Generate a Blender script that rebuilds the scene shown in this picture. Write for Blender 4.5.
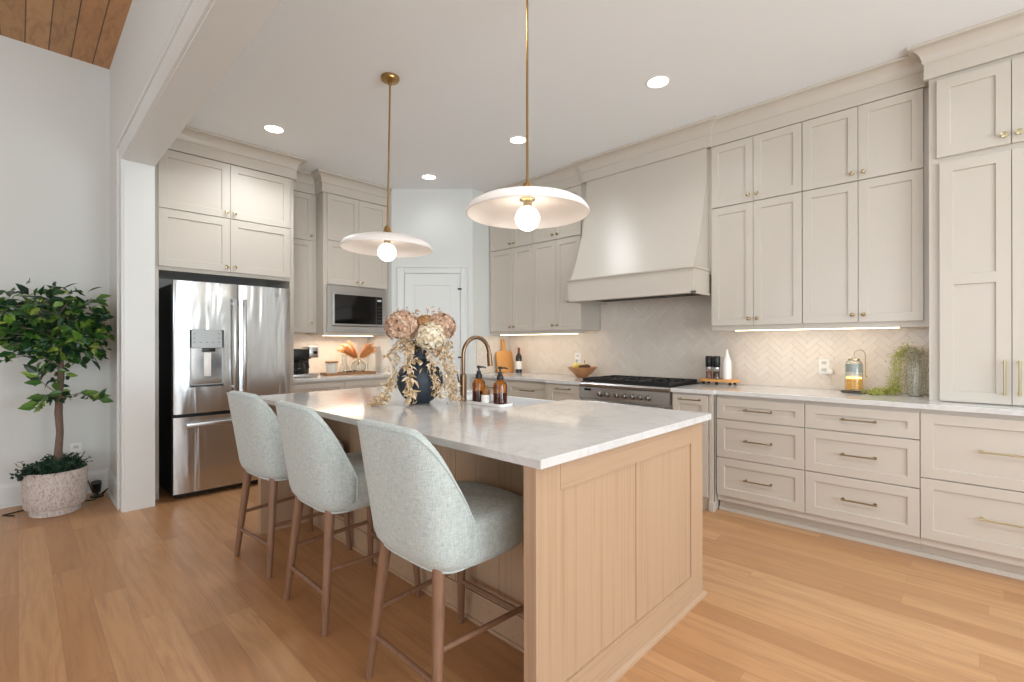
import bpy, bmesh, math, random
from mathutils import Vector, Matrix
for o in list(bpy.data.objects): bpy.data.objects.remove(o)
S = bpy.context.scene
COL = S.collection
R = math.radians
random.seed(7)

# ------------------------------------------------------------------ camera, world, light, exposure
def make_camera():
    yaw, pitch, roll = R(43.945), R(0.0202), R(-0.0963)
    f = Vector((math.cos(yaw)*math.cos(pitch), math.sin(yaw)*math.cos(pitch), math.sin(pitch)))
    r = Vector((math.sin(yaw), -math.cos(yaw), 0)); u = r.cross(f)
    r2 = r*math.cos(roll)+u*math.sin(roll); u2 = u*math.cos(roll)-r*math.sin(roll)
    cd = bpy.data.cameras.new('camera'); cam = bpy.data.objects.new('camera', cd); COL.objects.link(cam)
    m = Matrix((r2, u2, -f)).transposed().to_4x4(); m.translation = (0, 0, 1.2705)
    cam.matrix_world = m
    cd.sensor_width = 36; cd.lens = 476.22*36/1024; cd.shift_y = 2.24/1024; cd.clip_start = .02
    S.camera = cam
make_camera()
S.view_settings.view_transform = 'Standard'; S.view_settings.look = 'None'
S.view_settings.gamma = 1; S.view_settings.exposure = 0.52
S.view_settings.use_curve_mapping = False
W = bpy.data.worlds.new('sky'); S.world = W; W.use_nodes = True
W.node_tree.nodes['Background'].inputs[0].default_value = (.80, .90, 1, 1)
W.node_tree.nodes['Background'].inputs[1].default_value = 1.5
def area(name, loc, rot, sx, sy, power, color=(1, 1, 1)):
    l = bpy.data.lights.new(name, 'AREA'); l.shape = 'RECTANGLE'; l.size = sx; l.size_y = sy
    l.energy = power; l.color = color
    o = bpy.data.objects.new(name, l); o.location = loc; o.rotation_euler = rot; COL.objects.link(o); return o
DAY = (.85, .945, 1)
# daylight through the windows of the end wall and the left wall (behind the camera)
area('daylight_kitchen_window', (1.62, -4.16, 1.45), (R(138), 0, 0), 1.6, 2.3, 112, DAY)
area('daylight_great_room_window', (-1.75, -4.16, 1.6), (R(138), 0, 0), 4.1, 2.6, 112, DAY)
area('daylight_left_window', (-4.66, 1.2, 1.7), (R(138), 0, R(-90)), 4.4, 2.8, 48, DAY)

# ------------------------------------------------------------------ materials
MATS = {}
def srgb(h):
    if isinstance(h, str):
        h = h.lstrip('#'); c = [int(h[i:i+2], 16)/255 for i in (0, 2, 4)]
    else: c = [x/255 for x in h]
    return tuple((x/12.92 if x <= .04045 else ((x+.055)/1.055)**2.4) for x in c)+(1,)
def mat(name, color, rough=.5, metal=0, **k):
    m = bpy.data.materials.new(name); m.use_nodes = True
    b = m.node_tree.nodes['Principled BSDF']
    b.inputs['Base Color'].default_value = srgb(color); b.inputs['Roughness'].default_value = rough
    b.inputs['Metallic'].default_value = metal
    for kk, v in k.items(): b.inputs[kk.replace('_', ' ')].default_value = v
    MATS[name] = m; return m
class N:
    def __init__(s, m): s.m = m; s.t = m.node_tree; s.b = s.t.nodes['Principled BSDF']
    def add(s, kind, **k):
        n = s.t.nodes.new('ShaderNode'+kind)
        for a, v in k.items(): setattr(n, a, v)
        return n
    def link(s, a, b): s.t.links.new(a, b)
    def coord(s, scale=(1, 1, 1), rot=(0, 0, 0), src='Object'):
        c = s.add('TexCoord'); mp = s.add('Mapping'); s.link(c.outputs[src], mp.inputs[0])
        mp.inputs['Scale'].default_value = scale; mp.inputs['Rotation'].default_value = rot; return mp.outputs[0]
    def noise(s, vec, scale, detail=4, rough=.5, dist=0):
        n = s.add('TexNoise'); s.link(vec, n.inputs['Vector']); n.inputs['Scale'].default_value = scale
        n.inputs['Detail'].default_value = detail; n.inputs['Roughness'].default_value = rough
        n.inputs['Distortion'].default_value = dist; return n.outputs['Fac']
    def ramp(s, fac, stops):
        r = s.add('ValToRGB'); s.link(fac, r.inputs[0]); e = r.color_ramp.elements
        while len(e) < len(stops): e.new(.5)
        for i, (p, c) in enumerate(stops): e[i].position = p; e[i].color = srgb(c)
        return r.outputs[0]
    def math(s, op, a, b=None):
        n = s.add('Math', operation=op)
        for i, v in enumerate((a, b)):
            if v is None: continue
            if isinstance(v, (int, float)): n.inputs[i].default_value = v
            else: s.link(v, n.inputs[i])
        return n.outputs[0]
    def mix(s, fac, a, b, blend='MIX'):
        n = s.add('MixRGB', blend_type=blend)
        for i, v in enumerate((fac, a, b)):
            if isinstance(v, (int, float)): n.inputs[i].default_value = v
            elif isinstance(v, (str, tuple)): n.inputs[i].default_value = srgb(v)
            else: s.link(v, n.inputs[i])
        return n.outputs[0]
    def bump(s, h, strength=.2, dist=.01):
        n = s.add('Bump'); s.link(h, n.inputs['Height']); n.inputs['Strength'].default_value = strength
        n.inputs['Distance'].default_value = dist; s.link(n.outputs[0], s.b.inputs['Normal'])
    def color(s, c): s.link(c, s.b.inputs['Base Color'])

mat('wall_paint', (218, 219, 215), .7)
mat('ceiling_paint', (240, 244, 246), .8)
mat('trim_paint', (222, 223, 220), .35)
mat('cabinet_paint', (201, 192, 180), .3)
mat('brass', (172, 138, 88), .28, 1)
mat('pull_metal', (150, 132, 104), .32, 1)
mat('knob_metal', (184, 166, 130), .25, 1)
mat('pale_brass', (196, 182, 146), .28, 1)
mat('bronze', (140, 114, 90), .28, 1)
mat('soap_liquid', (104, 50, 14), .3)
mat('range_knob', (140, 136, 130), .3, 1)
mat('black_plastic', (18, 18, 19), .35)
mat('black_glass', (10, 10, 11), .06)
mat('dark_gap', (34, 32, 30), .6)
mat('cast_iron', (24, 24, 26), .45)
mat('white_ceramic', (238, 236, 232), .2)
mat('sink_white', (240, 242, 244), .12)
mat('outlet_white', (238, 236, 230), .35)
mat('chrome', (215, 215, 215), .12, 1)
mat('terracotta', (190, 130, 95), .5)
mat('paper_label', (236, 232, 222), .6)
mat('wine_glass_dark', (28, 20, 20), .08)
mat('foil_red', (120, 62, 44), .4)
mat('cork_wood', (150, 105, 62), .6)
mat('yellow_fruit', (240, 212, 110), .4)
mat('brown_fruit', (96, 64, 40), .5)
mat('canister_grey', (214, 214, 208), .4)
mat('wax', (236, 190, 92), .5)
mat('amber_wax', (206, 150, 62), .4)
MATS['amber_wax'].node_tree.nodes['Principled BSDF'].inputs['Emission Color'].default_value = srgb((255, 180, 70)); MATS['amber_wax'].node_tree.nodes['Principled BSDF'].inputs['Emission Strength'].default_value = .25
mat('vase_blue', (44, 54, 64), .55)
mat('black_cord', (15, 15, 15), .5)
mat('twig', (150, 142, 128), .7)
mat('hood_dark', (70, 66, 62), .5)
mat('shade_white', (240, 232, 226), .45)
mat('string_white', (232, 232, 228), .5)
def emit(name, c, st):
    m = mat(name, c, .5); b = m.node_tree.nodes['Principled BSDF']
    b.inputs['Emission Color'].default_value = srgb(c); b.inputs['Emission Strength'].default_value = st; return m
emit('bulb_glow', (255, 246, 230), 4.5)
emit('downlight_glow', (255, 250, 242), 5)
emit('strip_glow', (255, 236, 208), 5)
emit('flame_glow', (255, 205, 110), 3)
def glass(name, c, rough=.02, t=1.0, ior=1.45):
    return mat(name, c, rough, 0, Transmission_Weight=t, IOR=ior)
glass('clear_glass', (240, 245, 245)); glass('amber_glass', (196, 116, 34)); glass('dark_pot_glass', (120, 120, 120), .03)
glass('amber_jar', (235, 170, 60), .05)

def m_floor():
    m = mat('oak_floor', (200, 150, 110), .34); n = N(m)
    c = n.add('TexCoord'); sp = n.add('SeparateXYZ'); n.link(c.outputs['Object'], sp.inputs[0])
    w = .13; L = 1.25
    row = n.math('FLOOR', n.math('DIVIDE', sp.outputs[0], w))
    wn = n.add('TexWhiteNoise', noise_dimensions='1D'); n.link(row, wn.inputs['W'])
    yy = n.math('ADD', n.math('DIVIDE', sp.outputs[1], L), n.math('MULTIPLY', wn.outputs['Value'], 7.3))
    seg = n.math('FLOOR', yy)
    cmb = n.add('CombineXYZ'); n.link(row, cmb.inputs[0]); n.link(seg, cmb.inputs[1])
    w2 = n.add('TexWhiteNoise', noise_dimensions='3D'); n.link(cmb.outputs[0], w2.inputs['Vector'])
    base = n.ramp(w2.outputs['Value'], [(0, (174, 125, 81)), (.3, (188, 140, 95)), (.65, (196, 149, 104)), (.85, (203, 158, 114)), (1, (181, 132, 87))])
    # grain: stretched along the plank, offset per plank
    off = n.add('VectorMath', operation='MULTIPLY_ADD')
    n.link(cmb.outputs[0], off.inputs[0]); off.inputs[1].default_value = (3.1, 5.7, 0)
    mp = n.add('Mapping'); n.link(c.outputs['Object'], mp.inputs[0]); mp.inputs['Scale'].default_value = (14, 1.0, 1)
    n.link(mp.outputs[0], off.inputs[2])
    g = n.noise(off.outputs[0], 1.6, 6, .6, 1.2)
    g2 = n.noise(off.outputs[0], 7, 4, .6, .3)
    col = n.mix(n.math('MULTIPLY', n.ramp(g, [(.42, (0, 0, 0)), (.66, (255, 255, 255))]), .5), base, (150, 106, 70))
    col = n.mix(n.math('MULTIPLY', g2, .28), col, (214, 170, 130))
    fx = n.math('FRACT', n.math('DIVIDE', sp.outputs[0], w)); fy = n.math('FRACT', yy)
    ex = n.math('MINIMUM', fx, n.math('SUBTRACT', 1, fx)); ey = n.math('MINIMUM', fy, n.math('SUBTRACT', 1, fy))
    gap = n.math('MAXIMUM', n.math('LESS_THAN', ex, .010), n.math('LESS_THAN', ey, .0009))
    col = n.mix(n.math('MULTIPLY', gap, .3), col, (128, 88, 58)); n.color(col)
    n.bump(n.math('SUBTRACT', n.math('MULTIPLY', g2, .3), gap), .15, .002)
m_floor()
def m_wood(name, stops, scale, grain=1.5, rough=.45, fine=30):
    m = mat(name, stops[1][1], rough); n = N(m); v = n.coord(scale)
    g = n.noise(v, grain, 6, .62, .6); g2 = n.noise(v, fine, 2, .5)
    col = n.ramp(g, stops); col = n.mix(n.math('MULTIPLY', g2, .22), col, stops[0][1]); n.color(col)
    n.bump(g2, .06, .002); return m
m_wood('island_oak', [(.25, (166, 134, 105)), (.5, (188, 158, 130)), (.8, (180, 149, 121))], (60, 60, .6), 1.3, .45, 12)
m_wood('island_oak_rail', [(.25, (166, 134, 105)), (.5, (188, 158, 130)), (.8, (180, 149, 121))], (.8, 60, 60), 1.3, .45, 12)
m_wood('leg_walnut', [(.2, (100, 72, 56)), (.5, (144, 108, 84)), (.8, (124, 90, 68))], (20, 20, 1.5), 2, .35, 14)
m_wood('board_orange', [(.2, (205, 140, 76)), (.5, (226, 166, 96)), (.8, (216, 152, 84))], (10, 10, 1), 2, .5)
m_wood('bowl_wood', [(.2, (156, 104, 64)), (.5, (196, 140, 94)), (.8, (178, 122, 78))], (4, 4, 14), 3, .4)
m_wood('lid_wood', [(.2, (130, 92, 62)), (.5, (158, 116, 80)), (.8, (144, 104, 72))], (3, 16, 16), 2, .5)
m_wood('bark', [(.3, (84, 66, 56)), (.5, (128, 108, 94)), (.75, (100, 82, 70))], (14, 14, 5), 3, .9)

def m_planks():
    m = mat('wood_ceiling', (150, 110, 76), .6); n = N(m)
    c = n.add('TexCoord'); sp = n.add('SeparateXYZ'); n.link(c.outputs['Object'], sp.inputs[0])
    w = .135
    q = n.math('DIVIDE', n.math('ADD', sp.outputs[0], -.041), w)
    row = n.math('FLOOR', q); cmb = n.add('CombineXYZ'); n.link(row, cmb.inputs[0])
    wn = n.add('TexWhiteNoise', noise_dimensions='1D'); n.link(row, wn.inputs['W'])
    base = n.ramp(wn.outputs['Value'], [(0, (178, 134, 90)), (.5, (196, 150, 106)), (1, (186, 132, 86))])
    mp = n.add('Mapping'); n.link(c.outputs['Object'], mp.inputs[0]); mp.inputs['Scale'].default_value = (6, 1.3, 1)
    off = n.add('VectorMath', operation='MULTIPLY_ADD'); n.link(cmb.outputs[0], off.inputs[0]); off.inputs[1].default_value = (9, 9, 0); n.link(mp.outputs[0], off.inputs[2])
    g = n.noise(off.outputs[0], 2.2, 7, .65, 1.5)
    col = n.mix(n.math('MULTIPLY', n.ramp(g, [(.45, (0, 0, 0)), (.7, (255, 255, 255))]), .5), base, (104, 72, 46))
    fx = n.math('FRACT', q); ex = n.math('MINIMUM', fx, n.math('SUBTRACT', 1, fx))
    gap = n.math('LESS_THAN', ex, .028)
    n.color(n.mix(n.math('MULTIPLY', gap, .8), col, (60, 40, 24))); n.bump(n.math('SUBTRACT', 1, gap), .4, .006)
m_planks()
def m_marble():
    m = mat('marble', (232, 229, 226), .1); n = N(m); v = n.coord()
    a = n.noise(v, 2.1, 8, .62, 2.2)
    vein = n.math('ABSOLUTE', n.math('SUBTRACT', a, .5))
    v1 = n.ramp(vein, [(0, (255, 255, 255)), (.035, (70, 70, 70)), (.11, (0, 0, 0))])
    b = n.noise(v, 5, 6, .6, .8)
    col = n.mix(n.math('MULTIPLY', v1, .2), (216, 215, 213), (160, 157, 154))
    col = n.mix(n.math('MULTIPLY', n.ramp(b, [(.45, (0, 0, 0)), (.75, (255, 255, 255))]), .3), col, (197, 195, 193)); n.color(col)
m_marble()
def m_fabric():
    m = mat('stool_fabric', (176, 188, 184), .95); n = N(m); v = n.coord((1, 1, 1))
    h = n.noise(n.coord((40, 40, 420)), 1, 3, .7); w = n.noise(n.coord((300, 300, 30)), 1, 3, .7)
    f = n.math('ADD', n.math('MULTIPLY', h, .5), n.math('MULTIPLY', w, .5))
    n.color(n.ramp(f, [(.35, (160, 171, 168)), (.5, (190, 200, 197)), (.66, (214, 220, 217))]))
    n.bump(f, .35, .003); n.b.inputs['Sheen Weight'].default_value = .25
m_fabric()
def m_steel():
    m = mat('stainless', (200, 200, 200), .2, 1); n = N(m)
    g = n.noise(n.coord((1.6, 1.6, 120)), 3, 3, .5)
    wv = n.noise(n.coord((5.0, 5.0, .8)), 1.0, 2, .5, .9)
    b1 = n.add('Bump'); n.link(wv, b1.inputs['Height']); b1.inputs['Strength'].default_value = .5; b1.inputs['Distance'].default_value = .03
    n.link(b1.outputs[0], n.b.inputs['Normal'])
    n.link(n.math('ADD', n.math('MULTIPLY', g, .06), .19), n.b.inputs['Roughness'])
    m = mat('steel_plain', (190, 188, 186), .28, 1)
    m = mat('steel_panel', (150, 150, 148), .42, 1)
m_steel()
def m_tile():
    m = mat('glazed_tile', (228, 216, 204), .2); n = N(m)
    gi = n.add('NewGeometry')
    n.color(n.ramp(gi.outputs['Random Per Island'], [(0, (225, 213, 200)), (.5, (228, 216, 203)), (1, (231, 220, 207))]))
    n.bump(n.noise(n.coord(), 26, 2), .12, .004)
    mat('grout', (222, 210, 198), .8)
m_tile()
def m_leaf(name, stops, rough=.4, trans=.0):
    m = mat(name, stops[0][1], rough); n = N(m); gi = n.add('NewGeometry')
    n.color(n.ramp(gi.outputs['Random Per Island'], stops)); return m
m_leaf('ficus_leaf', [(0, (18, 48, 30)), (.4, (32, 72, 36)), (.72, (62, 104, 44)), (.9, (108, 146, 52)), (1, (158, 178, 78))], .32)
m_leaf('ground_leaf', [(0, (16, 42, 32)), (.6, (28, 60, 42)), (1, (44, 82, 54))], .5)
m_leaf('grass_green', [(0, (132, 142, 64)), (.5, (176, 180, 88)), (1, (214, 208, 128))], .6)
m_leaf('grass_grey', [(0, (150, 148, 120)), (.5, (200, 194, 168)), (1, (232, 226, 204))], .6)
m_leaf('gold_leaf', [(0, (178, 146, 106)), (.5, (216, 188, 150)), (1, (240, 220, 190))], .55)
m_leaf('petal_pink', [(0, (176, 132, 104)), (.5, (206, 168, 140)), (1, (230, 204, 180))], .7)
m_leaf('petal_cream', [(0, (214, 188, 148)), (.5, (238, 222, 192)), (1, (250, 242, 226))], .7)
m_leaf('petal_tan', [(0, (150, 106, 62)), (.5, (190, 142, 92)), (1, (216, 172, 122))], .7)
m_leaf('dark_green_leaf', [(0, (40, 48, 24)), (1, (80, 92, 44))], .5)
m_leaf('pampas', [(0, (214, 142, 74)), (.5, (236, 172, 104)), (1, (248, 200, 140))], .8)
def m_pot():
    m = mat('pot_concrete', (206, 196, 188), .7); n = N(m)
    v = n.coord((1, 1, .55)); g = n.noise(v, 55, 3, .6, 2.0)
    n.color(n.ramp(g, [(.38, (176, 160, 150)), (.55, (216, 206, 200))])); n.bump(g, .7, .01)
m_pot()

# ------------------------------------------------------------------ mesh helpers
class MB:
    def __init__(s): s.bm = bmesh.new()
    def box(s, x0, x1, y0, y1, z0, z1, bevel=0.0):
        x0, x1 = sorted((x0, x1)); y0, y1 = sorted((y0, y1)); z0, z1 = sorted((z0, z1))
        r = bmesh.ops.create_cube(s.bm, size=1)
        for v in r['verts']:
            v.co = ((x0+x1)/2+v.co.x*(x1-x0), (y0+y1)/2+v.co.y*(y1-y0), (z0+z1)/2+v.co.z*(z1-z0))
        if bevel:
            es = list({e for v in r['verts'] for e in v.link_edges})
            bmesh.ops.bevel(s.bm, geom=es, offset=bevel, segments=2, profile=.5, affect='EDGES')
        return s
    def quad(s, *p):
        s.bm.faces.new([s.bm.verts.new(q) for q in p]); return s
    def prism(s, pts, z0, z1, bevel=0):
        a = [s.bm.verts.new((x, y, z0)) for x, y in pts]; b = [s.bm.verts.new((x, y, z1)) for x, y in pts]
        n = len(pts); fs = [s.bm.faces.new(a[::-1]), s.bm.faces.new(b)]
        for i in range(n): fs.append(s.bm.faces.new((a[i], a[(i+1) % n], b[(i+1) % n], b[i])))
        bmesh.ops.recalc_face_normals(s.bm, faces=fs)
        if bevel: bmesh.ops.bevel(s.bm, geom=list({e for f in fs for e in f.edges}), offset=bevel, segments=2, profile=.5, affect='EDGES')
        return s
    def hull_prism(s, poly, axis, a0, a1):  # poly in the two other axes, extruded along axis
        def P(p, a):
            return (a, p[0], p[1]) if axis == 'x' else (p[0], a, p[1])
        a = [s.bm.verts.new(P(p, a0)) for p in poly]; b = [s.bm.verts.new(P(p, a1)) for p in poly]
        n = len(poly); fs = [s.bm.faces.new(a), s.bm.faces.new(b[::-1])]
        for i in range(n): fs.append(s.bm.faces.new((a[i], a[(i+1) % n], b[(i+1) % n], b[i])))
        bmesh.ops.recalc_face_normals(s.bm, faces=fs); return s
    def lathe(s, prof, o, axis=(0, 0, 1), seg=28, cap=True, sx=1, sy=1):
        A = Vector(axis).normalized(); X = A.orthogonal().normalized()
        if abs(A.z) > .99: X = Vector((1, 0, 0))
        Y = A.cross(X); o = Vector(o); rings = []
        for r, h in prof:
            rings.append([s.bm.verts.new(o+A*h+X*(r*sx*math.cos(2*math.pi*i/seg))+Y*(r*sy*math.sin(2*math.pi*i/seg))) for i in range(seg)])
        for a, b in zip(rings, rings[1:]):
            for i in range(seg): s.bm.faces.new((a[i], a[(i+1) % seg], b[(i+1) % seg], b[i]))
        if cap:
            if prof[0][0] > 1e-5: s.bm.faces.new(rings[0][::-1])
            if prof[-1][0] > 1e-5: s.bm.faces.new(rings[-1])
        return s
    def tube(s, pts, rad, seg=10, sq=False):
        pts = [Vector(p) for p in pts]
        if not isinstance(rad, (list, tuple)): rad = [rad]*len(pts)
        rings = []; up = None
        for i, p in enumerate(pts):
            t = (pts[min(i+1, len(pts)-1)]-pts[max(i-1, 0)]).normalized()
            if up is None: up = t.orthogonal().normalized() if abs(t.z) > .95 else Vector((0, 0, 1))
            X = (up-t*up.dot(t)).normalized(); Y = t.cross(X); up = X
            rings.append([s.bm.verts.new(p+(X*math.cos(2*math.pi*(j+.5)/seg)+Y*math.sin(2*math.pi*(j+.5)/seg))*rad[i]) for j in range(seg)])
        for a, b in zip(rings, rings[1:]):
            for i in range(seg): s.bm.faces.new((a[i], a[(i+1) % seg], b[(i+1) % seg], b[i]))
        s.bm.faces.new(rings[0][::-1]); s.bm.faces.new(rings[-1]); return s
    def sphere(s, c, r, seg=20, squash=(1, 1, 1)):
        q = bmesh.ops.create_uvsphere(s.bm, u_segments=seg, v_segments=max(8, seg//2), radius=r)
        for v in q['verts']: v.co = Vector((v.co.x*squash[0], v.co.y*squash[1], v.co.z*squash[2]))+Vector(c)
        return s
    def leaf(s, p, d, nrm, L, w, fold=.25):
        d = d.normalized(); sd = d.cross(nrm)
        if sd.length < 1e-4: sd = d.orthogonal()
        sd.normalize(); n2 = sd.cross(d)
        c = [p, p+d*L*.35+sd*w*.5+n2*w*fold, p+d*L*.7+sd*w*.32+n2*w*fold*.6, p+d*L-n2*L*.06, p+d*L*.7-sd*w*.32+n2*w*fold*.6, p+d*L*.35-sd*w*.5+n2*w*fold]
        m1 = s.bm.verts.new(p+d*L*.35); m2 = s.bm.verts.new(p+d*L*.7)
        v = [s.bm.verts.new(q) for q in c]
        for f in ((v[0], v[1], m1), (m1, v[1], v[2], m2), (m2, v[2], v[3]), (v[0], m1, v[5]), (m1, m2, v[4], v[5]), (m2, v[3], v[4])): s.bm.faces.new(f)
        return s
    def build(s, name, m, parent=None, smooth=29):
        loc = parent_loc(parent)
        if smooth is not None:
            for f in s.bm.faces: f.smooth = True
        me = bpy.data.meshes.new(name); s.bm.to_mesh(me); s.bm.free()
        if loc.length: me.transform(Matrix.Translation(-loc))
        if smooth is not None: me.set_sharp_from_angle(angle=R(smooth))
        me.materials.append(MATS[m]); o = bpy.data.objects.new(name, me); COL.objects.link(o)
        if parent: o.parent = parent
        return o
def parent_loc(p):
    v = Vector((0, 0, 0))
    while p is not None: v += p.location; p = p.parent
    return v
def thing(name, loc, label, cat, group=None):
    o = bpy.data.objects.new(name, None); COL.objects.link(o); o.location = loc; o.empty_display_size = .1
    return tag(o, label, cat, group)
def tag(o, label, cat, group=None):
    o['label'] = label; o['category'] = cat
    if group: o['group'] = group
    return o
def recentre(o):  # put a single-mesh thing's origin at its base
    vs = [v.co for v in o.data.vertices]
    c = Vector(((min(v.x for v in vs)+max(v.x for v in vs))/2, (min(v.y for v in vs)+max(v.y for v in vs))/2, min(v.z for v in vs)))
    o.data.transform(Matrix.Translation(-c)); o.location = c; return o
def struct(name, mb, m, parent=None, smooth=None):
    o = mb.build(name, m, parent, smooth)
    if not parent: o['kind'] = 'structure'
    return o
class F:  # a vertical facing plane: point(u, z, n)
    def __init__(s, O, U, Nn): s.O = Vector(O); s.U = Vector(U).normalized(); s.N = Vector(Nn).normalized()
    def p(s, u, z, n): return s.O+s.U*u+s.N*n+Vector((0, 0, z))
def fx(x): return F((x, 0, 0), (0, 1, 0), (-1, 0, 0))   # faces -x, u = y
def fy(y): return F((0, y, 0), (1, 0, 0), (0, -1, 0))   # faces -y, u = x
def shaker(fr, u0, u1, z0, z1, t=.02, rail=.057, d=.009, splits=(), top=None):
    mb = MB(); b = mb.bm; u0, u1 = sorted((u0, u1))
    top = top or rail; c = .0015; fs = []
    def V(u, z, n): return b.verts.new(fr.p(u, z, n))
    def rect(a0, a1, c0, c1, n): return [V(a0, c0, n), V(a1, c0, n), V(a1, c1, n), V(a0, c1, n)]
    def band(A, B):
        for i in range(4): fs.append(b.faces.new((A[i], A[(i+1) % 4], B[(i+1) % 4], B[i])))
    O0 = rect(u0, u1, z0, z1, 0); O1 = rect(u0, u1, z0, z1, t-c); O2 = rect(u0+c, u1-c, z0+c, z1-c, t)
    fs.append(b.faces.new(O0)); band(O0, O1); band(O1, O2)
    zs = [z0+c]+list(splits)+[z1-c]
    for i in range(len(zs)-1):
        a, e = zs[i], zs[i+1]
        lo = rail if i == 0 else rail/2; hi = top if i == len(zs)-2 else rail/2
        A = rect(u0+c, u1-c, a, e, t); B = rect(u0+rail, u1-rail, a+lo, e-hi, t)
        C = rect(u0+rail+.003, u1-rail-.003, a+lo+.003, e-hi-.003, t-d)
        band(A, B); band(B, C); fs.append(b.faces.new(C))
    bmesh.ops.remove_doubles(b, verts=b.verts[:], dist=.0004)
    bmesh.ops.recalc_face_normals(b, faces=b.faces[:])
    return mb
def pull(fr, ua, za, ub, zb, n0, proud=.03, r=.005):
    mb = MB(); A = fr.p(ua, za, n0+proud); B = fr.p(ub, zb, n0+proud); d = (B-A).normalized()
    mb.tube([A-d*.012, B+d*.012], r, 8)
    for P, u, z in ((A, ua, za), (B, ub, zb)):
        q = fr.p(u, z, n0); mb.tube([q, P], r*.85, 8); mb.lathe([(r*1.8, 0), (r*1.8, .003)], q, fr.N, 10)
    return mb
def knob(fr, u, z, n0, r=.014):
    return MB().lathe([(r*.62, 0), (r*.62, .003), (r*.4, .006), (r*.38, .012), (r*.8, .016), (r, .021), (r*.9, .026), (r*.5, .028), (0, .0285)], fr.p(u, z, n0), fr.N, 14, cap=False)
def sweep(path, prof, closed_back=True):
    """path: plan polyline [(x,y)], prof [(n,z)] offset to the LEFT of travel; mitred."""
    mb = MB(); b = mb.bm; P = [Vector((x, y, 0)) for x, y in path]; rings = []
    for i, p in enumerate(P):
        ds = []
        if i > 0: ds.append((P[i]-P[i-1]).normalized())
        if i < len(P)-1: ds.append((P[i+1]-P[i]).normalized())
        ns = [Vector((-d.y, d.x, 0)) for d in ds]
        m = sum(ns, Vector((0, 0, 0))).normalized(); k = 1/max(.3, m.dot(ns[0]))
        rings.append([b.verts.new(p+m*(n*k)+Vector((0, 0, z))) for n, z in prof])
    L = len(prof)
    for A, B in zip(rings, rings[1:]):
        for j in range(L): b.faces.new((A[j], A[(j+1) % L], B[(j+1) % L], B[j]))
    b.faces.new(rings[0]); b.faces.new(rings[-1][::-1]); bmesh.ops.recalc_face_normals(b, faces=b.faces[:]); return mb

# ------------------------------------------------------------------ the room
CZ = 3.085; XW = 4.32; YB = 5.43; PX0, PX1 = .558, .744; GZ = 3.675
struct('floor', MB().box(-4.7, XW+.15, -4.2, YB+.15, -.1, 0), 'oak_floor')
struct('ceiling', MB().box(PX1, XW+.15, -4.2, YB+.15, CZ, CZ+.1), 'ceiling_paint')
struct('ceiling_planks', MB().box(-4.7, PX0, -4.2, YB+.15, GZ, GZ+.08), 'wood_ceiling')
struct('wall_right', MB().box(XW, XW+.15, -4.2, YB+.15, 0, CZ), 'wall_paint')
struct('wall_far', MB().box(-4.7, XW, YB, YB+.15, 0, GZ), 'wall_paint')
def wall_y(name, y0, y1, x0, x1, z1, holes):
    mb = MB(); xs = sorted(h[0] for h in holes); cur = x0
    for a, b, c, d in sorted(holes):
        mb.box(cur, a, y0, y1, 0, z1); mb.box(a, b, y0, y1, 0, c); mb.box(a, b, y0, y1, d, z1); cur = b
    mb.box(cur, x1, y0, y1, 0, z1); return mb
struct('wall_back', wall_y('', -4.1, -3.98, -4.7, XW, GZ, [(-3.8, .3, .3, 2.9), (.82, 2.42, .3, 2.6)]), 'wall_paint')
mb = MB(); mb.box(-4.7, -4.55, -4.1, -1.0, 0, GZ).box(-4.7, -4.55, 3.4, YB, 0, GZ).box(-4.7, -4.55, -1.0, 3.4, 0, .3).box(-4.7, -4.55, -1.0, 3.4, 3.1, GZ)
struct('wall_left', mb, 'wall_paint')
def win(name, fr, u0, u1, z0, z1, cols, rows):
    mb = MB(); w = .05
    def bar(a0, a1, c0, c1):
        p = [fr.p(a0, c0, -.05), fr.p(a1, c1, .05)]; mb.box(p[0].x, p[1].x, p[0].y, p[1].y, p[0].z, p[1].z)
    bar(u0, u1, z0, z0+w); bar(u0, u1, z1-w, z1)
    for i in range(cols+1):
        c = u0+w/2+(u1-u0-w)*i/cols; bar(c-w/2, c+w/2, z0, z1)
    for j in range(1, rows):
        c = z0+(z1-z0)*j/rows; bar(u0, u1, c-.02, c+.02)
    return struct(name, mb, 'trim_paint')
win('window_1', F((0, -4.04, 0), (1, 0, 0), (0, 1, 0)), .82, 2.42, .3, 2.6, 2, 1)
win('window_2', F((0, -4.04, 0), (1, 0, 0), (0, 1, 0)), -3.8, .3, .3, 2.9, 4, 1)
win('window_3', F((-4.62, 0, 0), (0, 1, 0), (1, 0, 0)), -1.0, 3.4, .3, 3.1, 4, 1)
# partition between great room and kitchen: stub wall by the fridge and the header over the opening
HZ = 2.672; WY = 4.614
struct('wall_partition', MB().box(PX0, PX1, WY, YB, 0, GZ).box(PX0, PX1, -4.0, WY, HZ, GZ), 'wall_paint')
struct('wall_above_kitchen', MB().box(PX1, PX1+.02, -4.0, YB, CZ, GZ), 'wall_paint')
mb = MB()   # casing of the opening: vertical leg and long head with a step and a cap
mb.box(PX0-.018, PX0, WY-.006, WY+.12, 0, HZ-.004, .002); mb.box(PX0-.030, PX0-.012, WY+.10, WY+.135, 0, HZ+.1, .003)
mb.box(PX0-.018, PX0, -3.95, WY+.12, HZ-.006, HZ+.13, .002)
mb.box(PX0-.030, PX0, -3.95, WY+.135, HZ+.115, HZ+.145, .004)
mb.box(PX0-.002, PX1+.002, WY-.012, WY, 0, HZ-.008, .002)
mb.box(PX0-.002, PX1+.002, -3.95, WY-.012, HZ-.01, HZ, .002)
struct('trim_1', mb, 'trim_paint')
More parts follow.
